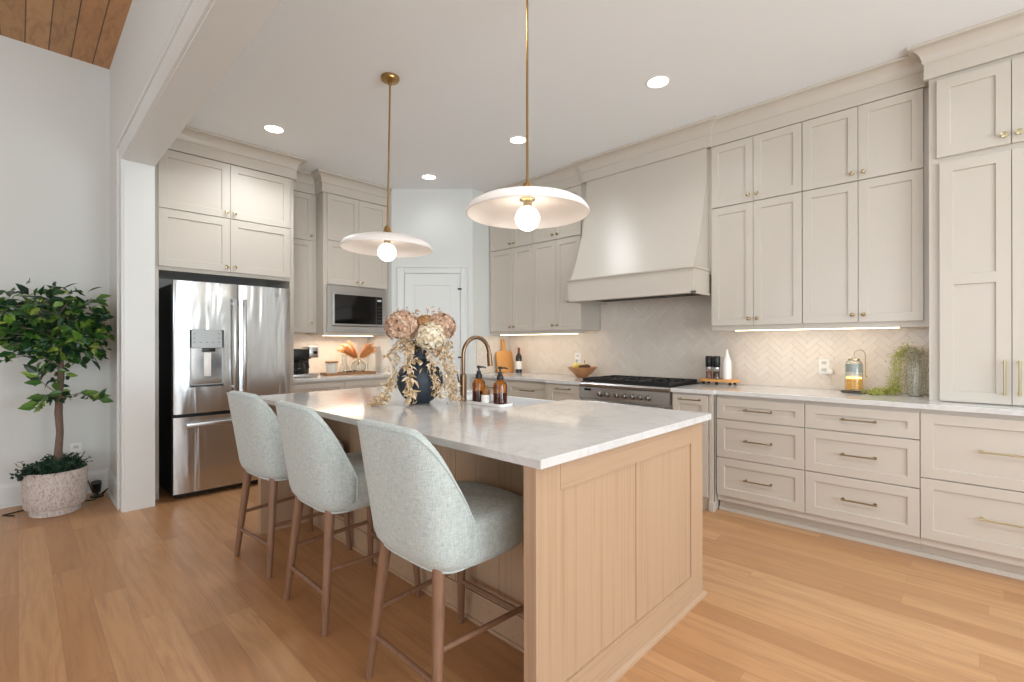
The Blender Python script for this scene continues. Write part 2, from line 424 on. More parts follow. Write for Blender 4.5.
# diagonal pantry wall and its returns
DA = (3.035, 4.88); DB = (3.705, 4.21)
mb = MB().prism([(DA[0], DA[1]), (DB[0], DB[1]), (XW, DB[1]), (XW, YB), (DA[0], YB)], 0, CZ)
struct('wall_pantry', mb, 'wall_paint')
# baseboards
bp_ = [(0, 0), (.016, 0), (.016, .15), (.010, .165), (.006, .18), (0, .18)]
struct('baseboard_far', sweep([(PX0, YB), (-4.5, YB)], bp_), 'trim_paint')
struct('baseboard_partition', sweep([(PX0, WY+.13), (PX0, YB)], bp_), 'trim_paint')
struct('baseboard_shoe', sweep([(PX0-.016, WY+.13), (PX0-.016, YB-.016), (-4.5, YB-.016)], [(0, 0), (.014, 0), (.010, .012), (0, .018)]), 'trim_paint')
struct('baseboard_pantry', sweep([DB, (DB[0]-.07, DB[1]+.07)], bp_), 'trim_paint')
# pantry door with casing in the diagonal wall
dv = Vector((DB[0]-DA[0], DB[1]-DA[1], 0)); DL = dv.length; dU = dv/DL; fd = F((DA[0], DA[1], 0), dU, (-dU.y*-1, -dU.x*1, 0) if False else (-abs(dU.y), -abs(dU.x), 0))
mb = MB()
def obox(mb, fr, u0, u1, z0, z1, n0, n1, bev=0):
    vs = [mb.bm.verts.new(fr.p(u, z, n)) for n in (n0, n1) for u, z in ((u0, z0), (u1, z0), (u1, z1), (u0, z1))]
    fs = [mb.bm.faces.new([vs[i] for i in q]) for q in ((0, 1, 2, 3), (7, 6, 5, 4), (0, 4, 5, 1), (1, 5, 6, 2), (2, 6, 7, 3), (3, 7, 4, 0))]
    bmesh.ops.recalc_face_normals(mb.bm, faces=fs)
    if bev: bmesh.ops.bevel(mb.bm, geom=list({e for f in fs for e in f.edges}), offset=bev, segments=2, profile=.5, affect='EDGES')
    return mb
u0, u1 = .155, .800
for a, b in ((u0-.080, u0-.005), (u1+.005, u1+.080)): obox(mb, fd, a, b, 0, 2.168, 0, .018, .003)
for a, b in ((u0-.084, u0-.066), (u1+.066, u1+.084)): obox(mb, fd, a, b, 0, 2.172, .002, .026, .004)
obox(mb, fd, u0-.004, u1+.004, 2.092, 2.168, 0, .018, .003); obox(mb, fd, u0-.084, u1+.084, 2.156, 2.174, .002, .027, .004)
pd = bpy.data.objects.new('door_1', None); COL.objects.link(pd); pd.location = fd.p((u0+u1)/2, 0, 0); pd['kind'] = 'structure'
mb.build('door_casing', 'trim_paint', pd)
shaker(fd, u0, u1, .01, 2.085, .012, .115, .006, splits=(.95,), top=.13).build('door_leaf', 'trim_paint', pd, None)
mb = MB()
for z in (.25, 1.1, 1.90): obox(mb, fd, u1-.025, u1+.02, z, z+.018, .010, .026, .002)
mb.build('hinge', 'black_plastic', pd)
MB().lathe([(.027, 0), (.027, .006), (.010, .012), (.010, .04), (.026, .05), (.028, .062), (.018, .072), (0, .074)], fd.p(u0+.06, .95, .012), fd.N, 16).build('door_knob', 'bronze', pd)

# ------------------------------------------------------------------ herringbone backsplashes
def herring(fr, u0, u1, z0, z1, m_parent, seed, w=.042, Ln=.126):
    mb = MB(); b = mb.bm; rnd = random.Random(seed); c45 = math.sqrt(.5); g = .0007
    k = int(round(Ln/w)); cu, cz = (2.2 if u1 > 3.9 or u1 < 3 and u0 > 1.4 else (u0+u1)/2), 1.3; RNG = int(max(abs(u0-cu), abs(u1-cu), .6)*2/w)+10
    def emit_t(x, y, sx, sy):
        pts = [(x+g, y+g), (x+sx-g, y+g), (x+sx-g, y+sy-g), (x+g, y+sy-g)]
        q = [(cu+(p[0]-p[1])*c45, cz+(p[0]+p[1])*c45) for p in pts]
        if max(a for a, _ in q) < u0 or min(a for a, _ in q) > u1 or max(z for _, z in q) < z0 or min(z for _, z in q) > z1: return
        # clip to rectangle
        poly = q
        for ax, lim, sg in ((0, u0, 1), (0, u1, -1), (1, z0, 1), (1, z1, -1)):
            out = []
            for i in range(len(poly)):
                A, B = poly[i], poly[(i+1) % len(poly)]; da = (A[ax]-lim)*sg; db = (B[ax]-lim)*sg
                if da >= 0: out.append(A)
                if da*db < 0:
                    t = da/(da-db); out.append((A[0]+(B[0]-A[0])*t, A[1]+(B[1]-A[1])*t))
            poly = out
            if len(poly) < 3: return
        mx = sum(p[0] for p in poly)/len(poly); mz = sum(p[1] for p in poly)/len(poly)
        tu, tz, n0 = rnd.uniform(-.008, .008), rnd.uniform(-.008, .008), .0075+rnd.uniform(0, .0006)
        fv = [b.verts.new(fr.p(mx+(p[0]-mx)*.985, mz+(p[1]-mz)*.985, n0+(p[0]-mx)*tu+(p[1]-mz)*tz)) for p in poly]
        bv = [b.verts.new(fr.p(p[0], p[1], .004)) for p in poly]
        b.faces.new(fv)
        for i in range(len(poly)): b.faces.new((fv[i], fv[(i+1) % len(poly)], bv[(i+1) % len(poly)], bv[i]))
    # herringbone: unit cells step (w,w) along the diagonal, (2k*w) across
    for i in range(-RNG, RNG):
        for j in range(-RNG, RNG):
            ox = i*w + j*k*w; oy = i*w - j*k*w
            if abs(ox) > RNG*w*1.6 or abs(oy) > RNG*w*1.6: continue
            emit_t(ox, oy, Ln, w); emit_t(ox, oy+w, w, Ln)
    bmesh.ops.recalc_face_normals(b, faces=b.faces[:])
    return mb
def backsplash(label, fr, rects, seed):
    c = fr.p(rects[0][0], rects[0][2], 0)
    t = thing('backsplash', c, label, 'backsplash')
    for r in rects:
        g = MB(); obox(g, fr, *r, .0005, .0055); g.build('grout_bed', 'grout', t, None)
        herring(fr, *r, t, seed).build('herringbone_tiles', 'glazed_tile', t, None)
    return t
backsplash('glossy blush herringbone tile splashback behind the range and long counter', fx(XW), [(.19, 4.205, .9155, 1.41), (1.545, 2.845, 1.411, 1.86)], 3)
backsplash('small warm-lit tile splashback above the coffee maker counter', fy(YB), [(1.89, 3.03, .9155, 1.395)], 5)
backsplash('narrow strip of tile splashback beside the cutting board', fy(DB[1]), [(3.76, 4.31, .9155, 1.36)], 6)

# ------------------------------------------------------------------ cabinets
def drawer_base(label, y0, y1, xf, rows, hlen, hmetal='pull_metal', toe=True, group=None):
    """base unit on the range wall; rows = list of (z0,z1)"""
    t = thing('base_cabinet', (XW-.3, (y0+y1)/2, 0), label, 'cabinet', group)
    mb = MB(); mb.box(xf, XW-.003, y0+.0005, y1-.0005, .085, .882)
    if toe: mb.box(xf+.05, XW-.003, y0+.0005, y1-.0005, 0, .085)
    mb.build('body', 'cabinet_paint', t, None); fr = fx(xf); c = (y0+y1)/2
    for z0, z1 in rows:
        d = shaker(fr, y0+.002, y1-.002, z0, z1, .02, .055, .009).build('drawer', 'cabinet_paint', t, None)
        pull(fr, c-hlen/2, (z0+z1)/2, c+hlen/2, (z0+z1)/2, .02 if z1-z0 < .0 else .011).build('handle', hmetal, d)
    return t
R3 = [(.130, .411), (.417, .697), (.703, .859)]
XF = 3.686
drawer_base('wide two-drawer base cabinet with long pale brass pulls beneath the tall pantry cabinet', -.53, .216, XF, [(.130, .480), (.486, .859)], .23, 'pale_brass')
drawer_base('three-drawer base cabinet under the lantern, right of the other three-drawer unit', .216, .805, XF, R3, .165)
drawer_base('three-drawer base cabinet right of the range, nearest the island corner', .805, 1.388, XF, R3, .165)
drawer_base('three-drawer base cabinet left of the range, beneath the fruit bowl', 3.04, 3.60, XF, R3, .165)
drawer_base('three-drawer base cabinet in the corner beneath the cutting board', 3.60, 4.205, XF, R3, .165)
def pullout(label, y0, y1, feet_side):
    xf = 3.636
    t = thing('pull_out_cabinet', (XW-.3, (y0+y1)/2, 0), label, 'cabinet')
    mb = MB(); mb.box(xf, XW-.003, y0, y1, .06, .882)
    mb.box(xf+.006, XW-.003, y0+.004, y1-.004, 0, .06)
    # fluted-style post and foot at the outer end
    ya, yb = (y0, y0+.03) if feet_side < 0 else (y1-.03, y1)
    mb.box(xf-.014, xf+.02, ya, yb, .0, .882, .002); mb.box(xf-.02, xf+.03, ya-.004, yb+.004, 0, .075, .003)
    mb.build('body', 'cabinet_paint', t, None); fr = fx(xf)
    a, b = (y0+.036, y1-.012) if feet_side < 0 else (y0+.012, y1-.036)
    d = shaker(fr, a, b, .10, .872, .02, .05, .009, top=.075).build('door', 'cabinet_paint', t, None)
    pull(fr, (a+b)/2-.075, .835, (a+b)/2+.075, .835, .02).build('handle', 'pull_metal', d)
pullout('narrow pull-out cabinet with top pull, right of the range', 1.395, 1.722, -1)
pullout('narrow pull-out cabinet with top pull, left of the range', 2.603, 3.03, 1)
# shoe moulding / toe trim
mb = sweep([(XF+.05, 1.39), (XF+.05, -.53)], [(0, 0), (0, .028), (-.012, .024), (-.014, 0)])
struct('baseboard_toe', mb, 'cabinet_paint')

# countertops on the range wall
T0, T1 = .884, .915
tag(MB().prism([(XW-.001, -.54), (3.648, -.54), (3.648, 1.385), (3.600, 1.392), (3.600, 1.7225), (XW-.001, 1.7225)], T0, T1, .002).build('countertop', 'marble', None, None), 'long white marble counter right of the range holding the lantern', 'countertop')
tag(MB().prism([(XW-.001, 2.6025), (3.600, 2.6025), (3.600, 3.028), (3.648, 3.036), (3.648, 4.207), (XW-.001, 4.207)], T0, T1, .002).build('countertop', 'marble', None, None), 'white marble counter left of the range holding the fruit bowl and wine bottle', 'countertop')

# upper cabinets
XU = 3.985
def upper(label, y0, y1, split, strip=True):
    t = thing('wall_cabinet', (XW-.15, (y0+y1)/2, 1.37), label, 'cabinet')
    mb = MB(); mb.box(XU, XW-.012, y0, y1, 1.408, 2.8835); mb.box(XU+.004, XU+.022, y0, y1, 1.372, 1.408)
    mb.build('body', 'cabinet_paint', t, None); fr = fx(XU)
    for a, b, s in ((y0+.0015, split-.0015, 1), (split+.0015, y1-.0015, -1)):
        for z0, z1, kz in ((1.411, 2.369, 1.462), (2.377, 2.879, 2.425)):
            d = shaker(fr, a, b, z0, z1, .02, .055).build('door', 'cabinet_paint', t, None)
            ku = b-.030 if s > 0 else a+.030
            knob(fr, ku, kz, .02).build('knob', 'knob_metal', d)
    return t
upper('four-door wall cabinet above the lantern, next to the tall pantry', .214, .884, .552)
upper('four-door wall cabinet immediately right of the range hood', .886, 1.5405, 1.218)
upper('four-door wall cabinet immediately left of the range hood', 2.849, 3.499, 3.178)
upper('four-door wall cabinet in the far corner above the cutting board', 3.501, 4.19, 3.815)
# filler strips
o = MB().box(XU+.004, XU+.022, .19, .2135, 1.372, 2.8835).build('filler_strip', 'cabinet_paint'); recentre(o); tag(o, 'thin painted filler strip between the pantry and the wall cabinets', 'trim')
o = MB().box(XU, XW-.012, 4.191, 4.209, 1.372, 2.8835).build('filler_strip', 'cabinet_paint'); recentre(o); tag(o, 'thin painted filler strip at the far corner end of the wall cabinets', 'trim')
# under cabinet light bars
def light_bar(label, y0, y1, x=4.03):
    t = thing('light_bar', (x, (y0+y1)/2, 1.38), label, 'light')
    MB().box(x-.012, x+.012, y0, y1, 1.376, 1.4075).build('housing', 'outlet_white', t, None)
    MB().box(x-.009, x+.009, y0+.01, y1-.01, 1.368, 1.376).build('diffuser', 'strip_glow', t, None)
    a = area('light_bar_lamp', (x+.03, (y0+y1)/2, 1.366), (0, R(-12), 0), .03, y1-y0, 0.85*(y1-y0)/1.2, (1, .84, .66))
light_bar('long glowing light bar under the wall cabinets above the lantern', .33, 1.38)
light_bar('glowing light bar under the corner wall cabinets above the wine bottle', 2.93, 4.08)

# tall pantry
t = thing('pantry_cabinet', (4.1, -.16, .915), 'tall pantry cabinet standing on the counter at the far right', 'cabinet')
XP = 3.89; py0, py1, pm = -.53, .185, -.165
mb = MB().box(XP, XW-.003, py0, py1, .9155, 2.8835); mb.build('body', 'cabinet_paint', t, None); fr = fx(XP)
for a, b, s in ((py0+.045, pm-.0015, 1), (pm+.0015, py1-.048, -1)):
    d = shaker(fr, a, b, .920, 2.357, .02, .06, splits=(1.647,)).build('door', 'cabinet_paint', t, None)
    ku = b-.028 if s > 0 else a+.028
    pull(fr, ku, .985, ku, 1.158, .02, .03, .006).build('handle', 'pale_brass', d)
    d = shaker(fr, a-(.012 if s > 0 else 0), b+(0 if s > 0 else .012), 2.39, 2.86, .02, .06).build('door', 'cabinet_paint', t, None)
    knob(fr, ku, 2.44, .02, .017).build('knob', 'pale_brass', d)

# crown mouldings
def crown(off=.0):
    pr = [(0, 2.884), (.022, 2.884), (.022, 2.975), (.028, 2.980)]
    for i in range(9):
        a = i/8*math.pi/2; pr.append((.030+.062*(1-math.cos(a)), 2.982+.082*math.sin(a)))
    pr += [(.098, 3.068), (.098, CZ-.001), (0, CZ-.001)]
    return pr
o = sweep([(XP, -.53), (XP, .185), (XU, .185), (XU, 1.56), (XU-.028, 1.56), (XU-.028, 2.80), (XU, 2.80), (XU, 4.208)], crown()).build('crown_molding', 'cabinet_paint', None, 25)
recentre(o); tag(o, 'greige crown molding running over the pantry, hood and wall cabinets of the range wall', 'crown molding')

# range hood
t = thing('range_hood', (4.1, 2.165, 1.67), 'large painted flared range hood above the gas range', 'range hood')
hy0, hy1 = 1.562, 2.785
prof = [(3.955, 2.884), (3.950, 2.72), (3.935, 2.58), (3.905, 2.44), (3.868, 2.31), (3.825, 2.18), (3.778, 2.06), (3.728, 1.95), (3.682, 1.872)]
mb = MB().hull_prism([(XW-.012, 2.884)]+prof+[(XW-.012, 1.872)], 'y', hy0+.012, hy1-.012)
mb.build('chimney', 'cabinet_paint', t, 25)
MB().box(XU+.001, XU+.02, 1.5415, hy0+.03, 1.84, 2.884).build('side_filler', 'cabinet_paint', t, None)
MB().box(XU+.001, XU+.02, hy1-.03, 2.848, 1.84, 2.884).build('side_filler', 'cabinet_paint', t, None)
mb = MB(); mb.box(3.664, 3.684, hy0, hy1, 1.675, 1.866, .002); mb.box(3.684, XW-.012, hy0, hy0+.02, 1.675, 1.866); mb.box(3.684, XW-.012, hy1-.02, hy1, 1.675, 1.866)
mb.box(3.684, XW-.012, hy0+.02, hy1-.02, 1.76, 1.77)
mb.build('band', 'cabinet_paint', t, None)
mb = MB(); mb.box(3.650, XU-.002, hy0-.012, hy1+.012, 1.862, 1.880, .004); mb.box(3.656, XU-.002, hy0-.008, hy0+.022, 1.664, 1.682, .003)
mb.box(3.656, XU-.002, hy1-.022, hy1+.008, 1.664, 1.682, .003); mb.box(3.656, 3.70, hy0-.008, hy1+.008, 1.664, 1.682, .003)
mb.build('edge_bead', 'cabinet_paint', t, None)
mb = MB().box(3.74, 4.26, hy0+.06, hy1-.06, 1.70, 1.757)
for i in range(3):
    for k in range(9):
        y = hy0+.10+i*.37+k*.036; mb.box(3.80, 4.2, y, y+.018, 1.694, 1.70)
mb.build('filter_insert', 'hood_dark', t, None)

# ------------------------------------------------------------------ gas range
t = thing('gas_range', (3.95, 2.1625, 0), 'stainless steel gas range with black grates between the counters', 'range')
gy0, gy1 = 1.727, 2.598
mb = MB().box(3.635, XW-.03, gy0, gy1, .06, .912, .003); mb.box(3.70, XW-.05, gy0+.02, gy1-.02, 0, .06)
mb.build('body', 'steel_plain', t, None)
mb = MB().hull_prism([(3.66, .915), (3.598, .915), (3.590, .900), (3.592, .885), (3.610, .87), (3.66, .87)], 'y', gy0, gy1); mb.build('bullnose', 'steel_plain', t)
mb = MB().hull_prism([(3.636, .872), (3.604, .872), (3.598, .775), (3.636, .775)], 'y', gy0+.002, gy1-.002); cp = mb.build('control_panel', 'steel_plain', t, None)
for y in (2.377, 2.304, 2.205, 2.131, 2.056, 1.984, 1.914):
    MB().lathe([(.026, 0), (.026, .006), (.020, .008), (.019, .034), (.015, .039), (0, .040)], (3.601, y, .818), (-1, 0, .06), 18).build('knob', 'range_knob', cp)
MB().box(3.596, 3.600, 2.478, 2.548, .842, .862, .001).build('badge', 'black_glass', cp, None)
mb = MB().box(3.604, 3.636, gy0+.01, gy1-.01, .12, .762, .004); dr = mb.build('oven_door', 'steel_plain', t, None)
MB().box(3.600, 3.606, gy0+.16, gy1-.16, .27, .58, .002).build('window', 'black_glass', dr, None)
mb = MB().tube([(3.560, gy0+.03, .745), (3.560, gy1-.03, .745)], .013, 12)
for y in (gy0+.06, gy1-.06): mb.tube([(3.606, y, .745), (3.560, y, .745)], .009, 8)
mb.build('handle', 'steel_plain', dr)
MB().box(3.612, 4.165, gy0+.004, gy1-.004, .914, .922).build('cooktop', 'cast_iron', t, None)
MB().box(4.166, XW-.03, gy0+.004, gy1-.004, .912, .930, .003).build('back_trim', 'steel_plain', t, None)
for i in range(3):
    a = gy0+.015+i*.281; b = a+.277; mb = MB()
    for x in (3.625, 4.155): mb.box(x-.007, x+.007, a, b, .924, .952, .002)
    for y in (a+.007, b-.007): mb.box(3.625, 4.155, y-.007, y+.007, .924, .952, .002)
    mb.box(3.885, 3.899, a, b, .932, .951); mb.box(3.625, 4.155, (a+b)/2-.006, (a+b)/2+.006, .932, .951)
    for cx in (3.755, 4.03):
        for s in (-1, 1):
            mb.box(cx-.006, cx+.006, (a+b)/2+s*.035, (a+b)/2+s*.13, .932, .951)
            mb.box(cx-.10, cx-.03, (a+b)/2+s*.07-.005, (a+b)/2+s*.07+.005, .932, .951)
            mb.box(cx+.03, cx+.10, (a+b)/2+s*.07-.005, (a+b)/2+s*.07+.005, .932, .951)
    g = mb.build('grate', 'cast_iron', t, None)
    for cx in (3.755, 4.03):
        MB().lathe([(.05, 0), (.05, .008), (.034, .010), (.034, .018), (0, .02)], (cx, (a+b)/2, .922), seg=18).build('burner', 'black_plastic', t)

# ------------------------------------------------------------------ fridge enclosure and fridge
YF = 4.792
t = thing('fridge_cabinet', (1.32, 5.1, 0), 'tall cabinet surround with four upper doors over the refrigerator', 'cabinet')
mb = MB(); mb.box(.757, .800, YF, YB-.001, 0, 2.8835); mb.box(1.845, 1.880, YF, YB-.001, 0, 2.8835)
mb.box(.800, 1.845, YF, YB-.001, 1.880, 2.8835); mb.build('body', 'cabinet_paint', t, None); fr = fy(YF)
for z0, z1, kz in ((1.912, 2.385, 1.955), (2.393, 2.877, 2.44)):
    for a, b, s in ((.797, 1.3185, 1), (1.3215, 1.843, -1)):
        d = shaker(fr, a, b, z0, z1, .02, .062).build('door', 'cabinet_paint', t, None)
        knob(fr, b-.032 if s > 0 else a+.032, kz, .02, .016).build('knob', 'knob_metal', d)
o = sweep([(1.880, 5.13), (1.880, YF), (.748, YF)][::-1] if False else [(.748, YF), (1.880, YF), (1.880, 5.13)], [(-a, b) for a, b in crown()]).build('crown_molding', 'cabinet_paint', None, 25)
recentre(o); tag(o, 'greige crown molding over the refrigerator cabinet', 'crown molding')

fx0, fx1, fyf = .866, 1.780, 4.605
t = thing('refrigerator', ((fx0+fx1)/2, 5.0, 0), 'stainless steel french door refrigerator with water dispenser', 'refrigerator')
MB().box(fx0+.004, fx1-.004, fyf+.075, 5.38, .03, 1.765, .004).build('body', 'black_plastic', t, None)
for x in (fx0+.06, fx1-.06):
    for y in (fyf+.12, 5.3): MB().lathe([(.02, 0), (.02, .03)], (x, y, 0), seg=10).build('foot', 'black_plastic', t)
MB().box(fx0+.02, fx1-.02, fyf+.05, fyf+.08, .015, .05).build('kick_grille', 'black_plastic', t, None)
xm = 1.338
def steel_door(name, x0, x1, z0, z1):
    mb = MB(); n = 14; pts = []
    for i in range(n+1):
        s = i/n; e = min(s, 1-s); r = max(0, 1-e/.045)
        pts.append((x0+(x1-x0)*s, fyf+.012*r*r-.004*math.sin(math.pi*s)))
    poly = pts+[(x1, fyf+.068), (x0, fyf+.068)]
    return mb.prism(poly, z0, z1).build(name, 'stainless', t, 30)
dl = steel_door('door', fx0, xm-.003, .700, 1.785); drr = steel_door('door', xm+.003, fx1, .700, 1.785); fz = steel_door('freezer_drawer', fx0, fx1, .055, .672)
def fhandle(x, parent):
    mb = MB(); mb.box(x-.012, x+.012, fyf-.058, fyf-.040, .86, 1.66, .005)
    for z in (.90, 1.62): mb.box(x-.008, x+.008, fyf-.042, fyf+.003, z-.012, z+.012, .002)
    mb.build('handle', 'steel_plain', parent)
fhandle(xm-.038, dl); fhandle(xm+.038, drr)
mb = MB().box(fx0+.075, fx1-.06, fyf-.062, fyf-.044, .592, .628, .005)
for x in (fx0+.13, fx1-.12): mb.box(x-.012, x+.012, fyf-.046, fyf+.003, .600, .620, .002)
mb.build('handle', 'steel_plain', fz)
# dispenser
dx0, dx1, dz0, dz1 = .972, 1.222, .912, 1.390
mb = MB(); Y0 = fyf-.012
mb.box(dx0, dx1, Y0, fyf+.01, 1.235, dz1, .003); mb.box(dx0, dx1, Y0, fyf+.01, dz0, dz0+.025, .003)
mb.box(dx0, dx0+.014, Y0, fyf+.01, dz0, dz1); mb.box(dx1-.014, dx1, Y0, fyf+.01, dz0, dz1)
dp = mb.build('dispenser', 'steel_panel', dl, None)
MB().box(dx0+.012, dx1-.012, fyf-.0065, fyf-.0045, dz0+.02, 1.24).build('recess', 'chrome', dl, None)
MB().box(1.075, 1.125, fyf-.016, fyf-.008, 1.00, 1.20, .003).build('paddle', 'white_ceramic', dl)
mb = MB().box(1.06, 1.155, fyf-.018, fyf-.007, 1.205, 1.236, .002); mb.build('nozzle', 'black_plastic', dl)
MB().box(dx0+.012, dx1-.012, Y0-.012, Y0, dz0+.006, dz0+.018, .002).build('drip_tray', 'black_plastic', dl)
mb = MB()
for r in range(3):
    for x in ((1.005, 1.185) if r < 2 else (1.005, 1.05, 1.097, 1.14, 1.185)): mb.box(x-.008, x+.008, Y0-.0008, Y0, 1.352-r*.035, 1.356-r*.035)
mb.build('buttons', 'hood_dark', dl, None)
MB().lathe([(.017, 0), (.017, .002), (0, .0025)], (1.655, fyf-.0025, 1.715), (0, -1, 0), 20).build('badge', 'steel_panel', drr)

# ------------------------------------------------------------------ narrow cabinet, microwave cabinet, base cabinet on the fridge wall
def pair(fr, t, a, b, rows, split, kr=.014, rail=.055):
    for z0, z1, kz in rows:
        if split is None:
            d = shaker(fr, a, b, z0, z1, .02, rail).build('door', 'cabinet_paint', t, None); knob(fr, b-.03, kz, .02, kr).build('knob', 'knob_metal', d)
        else:
            for p, q, s in ((a, split-.0015, 1), (split+.0015, b, -1)):
                d = shaker(fr, p, q, z0, z1, .02, rail).build('door', 'cabinet_paint', t, None)
                knob(fr, q-.03 if s > 0 else p+.03, kz, .02, kr).build('knob', 'knob_metal', d)
t = thing('wall_cabinet', (2.07, 5.28, 1.37), 'narrow recessed wall cabinet between refrigerator surround and microwave cabinet', 'cabinet')
MB().box(1.8815, 2.255, 5.135, YB-.012, 1.388, 2.8835).build('body', 'cabinet_paint', t, None)
pair(fy(5.135), t, 1.885, 2.215, [(1.395, 2.375, 1.49), (2.383, 2.878, 2.43)], None)
t = thing('microwave_cabinet', (2.645, 5.2, 1.37), 'wall cabinet with four doors holding the built-in microwave', 'cabinet')
YM = 4.96
mb = MB(); mb.box(2.256, 3.033, YM, YB-.012, 1.905, 2.8835); mb.box(2.256, 2.290, YM, YB-.012, 1.372, 1.905); mb.box(3.003, 3.033, YM, YB-.012, 1.372, 1.905)
mb.box(2.290, 3.003, YM, YB-.012, 1.372, 1.398); mb.box(2.290, 3.003, YB-.04, YB-.012, 1.398, 1.905)
mb.build('body', 'cabinet_paint', t, None)
pair(fy(YM), t, 2.293, 3.010, [(1.912, 2.375, 1.955), (2.383, 2.878, 2.43)], 2.655)
o = sweep([(1.982, 5.135), (2.256, 5.135), (2.256, YM), (3.034, YM)], [(-a, b) for a, b in crown()]).build('crown_molding', 'cabinet_paint', None, 25)
recentre(o); tag(o, 'greige crown molding over the microwave cabinet and its narrow neighbour', 'crown molding')
t = thing('microwave', (2.645, 5.1, 1.40), 'built-in stainless microwave with black glass door', 'microwave')
MB().box(2.30, 2.99, YM+.01, 5.36, 1.400, 1.88).build('body', 'black_plastic', t, None)
mb = MB(); a, b = 2.291, 3.001
mb.box(a, b, YM-.024, YM-.002, 1.830, 1.898, .003); mb.box(a, b, YM-.024, YM-.002, 1.395, 1.462, .003); mb.box(a, a+.045, YM-.024, YM-.002, 1.46, 1.832); mb.box(b-.04, b, YM-.024, YM-.002, 1.46, 1.832)
mb.build('trim_kit', 'steel_plain', t, None)
mb = MB(); mb.box(2.34, 2.955, YM-.040, YM-.010, 1.466, 1.828, .004); d = mb.build('door', 'steel_plain', t, None)
MB().box(2.362, 2.855, YM-.0425, YM-.039, 1.488, 1.806, .002).build('window', 'black_glass', d, None)
MB().box(2.857, 2.937, YM-.0425, YM-.039, 1.488, 1.806, .002).build('control_panel', 'black_glass', d, None)
MB().box(2.870, 2.922, YM-.0435, YM-.0424, 1.752, 1.772).build('display', 'canister_grey', d, None)
mb = MB()
for r in range(5):
    for c in range(3): mb.box(2.868+c*.021, 2.880+c*.021, YM-.0433, YM-.0424, 1.53+r*.038, 1.54+r*.038)
mb.build('buttons', 'hood_dark', d, None)
YBs = 4.875
t = thing('base_cabinet', (2.45, 5.1, 0), 'base cabinet run with shaker fronts beneath the coffee maker', 'cabinet')
mb = MB().box(1.882, 3.033, YBs, YB-.003, .085, .882).box(1.882, 3.033, YBs+.05, YB-.003, 0, .085); mb.build('body', 'cabinet_paint', t, None); fr = fy(YBs)
for a, b in ((1.90, 2.44), (2.446, 3.02)):
    for z0, z1 in R3[::-1]:
        d = shaker(fr, a, b, z0, z1, .02, .05).build('drawer', 'cabinet_paint', t, None)
        pull(fr, (a+b)/2-.07, (z0+z1)/2, (a+b)/2+.07, (z0+z1)/2, .011).build('handle', 'pull_metal', d)
o = MB().box(1.882, 3.034, 4.845, YB-.001, T0, T1, .002).build('countertop', 'marble', None, None); tag(o, 'white marble counter beside the refrigerator holding the coffee maker', 'countertop')
t = thing('light_bar', (2.6, 5.1, 1.36), 'light bar hidden under the microwave cabinet', 'light')
MB().box(2.30, 2.91, 5.07, 5.10, 1.360, 1.3715).build('housing', 'outlet_white', t, None)
MB().box(2.31, 2.90, 5.074, 5.096, 1.357, 1.360).build('diffuser', 'strip_glow', t, None)
area('light_bar_lamp', (2.50, 5.2, 1.352), (R(-8), 0, 0), .7, .04, 2.6, (1, .83, .65))

# ------------------------------------------------------------------ island
t = thing('kitchen_island', (1.78, 2.2, 0), 'light oak panelled kitchen island with marble top', 'island')
IX0, IX1, IY0, IY1 = 1.122, 2.400, .978, 3.462; ZT = .8845
mb = MB(); mb.box(1.462, IX1-.006, IY0+.056, IY1-.056, .0, .60); mb.box(1.462, 1.95, IY0+.056, IY1-.056, .60, ZT)
mb.box(1.95, IX1-.006, IY0+.056, 1.80, .60, ZT); mb.box(1.95, IX1-.006, 2.74, IY1-.056, .60, ZT)
n = 16; w = (IY1-IY0-.112)/n
for i in range(n): mb.box(1.450, 1.462, IY0+.056+i*w+.0015, IY0+.056+(i+1)*w-.0015, .135, ZT, .0015)
mb.build('body', 'island_oak', t, None)
mb = MB(); mb.box(1.446, 1.462, IY0+.056, IY1-.056, .0, .133); mb.tube([(1.444, IY0+.056, .006), (1.444, IY1-.056, .006)], .009, 8)
mb.build('baseboard', 'island_oak_rail', t, None)
def end_panel(y0, s):
    # outer face at y0; s=+1 panel body extends to +y
    y1 = y0+s*.054
    mb = MB(); mb.box(IX0+.006, IX1-.006, y0+s*.010, y1-s*.002, 0, ZT-.001)
    mb.box(IX0, IX0+.122, y0, y1, 0, ZT, .0015); mb.box(2.268, IX1, y0, y1, 0, ZT, .0015)
    mb.box(IX0+.122, 2.268, y0, y0+s*.02, .785, ZT)
    mb.box(IX0+.122, 2.268, y0, y0+s*.02, 0, .133)
    mb.box(1.2445, 1.739, y0+s*.0075, y0+s*.02, .1335, .7845); mb.box(1.751, 2.2675, y0+s*.0075, y0+s*.02, .1335, .7845)
    p = mb.build('end_panel', 'island_oak', t, None)
    MB().box(1.2445, 2.2675, y0-s*.0006, y0+s*.0185, .7855, ZT-.0005).build('rail', 'island_oak_rail', p, None)
    MB().box(1.2445, 2.2675, y0-s*.0006, y0+s*.0185, .001, .1325).build('rail', 'island_oak_rail', p, None)
    mb = MB().hull_prism([(y0, 0), (y0-s*.018, 0), (y0-s*.016, .012), (y0-s*.006, .020), (y0, .021)], 'x', IX0-.002, IX1+.012)
    mb.build('shoe_molding', 'island_oak_rail', p, None)
end_panel(IY0, 1); end_panel(IY1, -1)
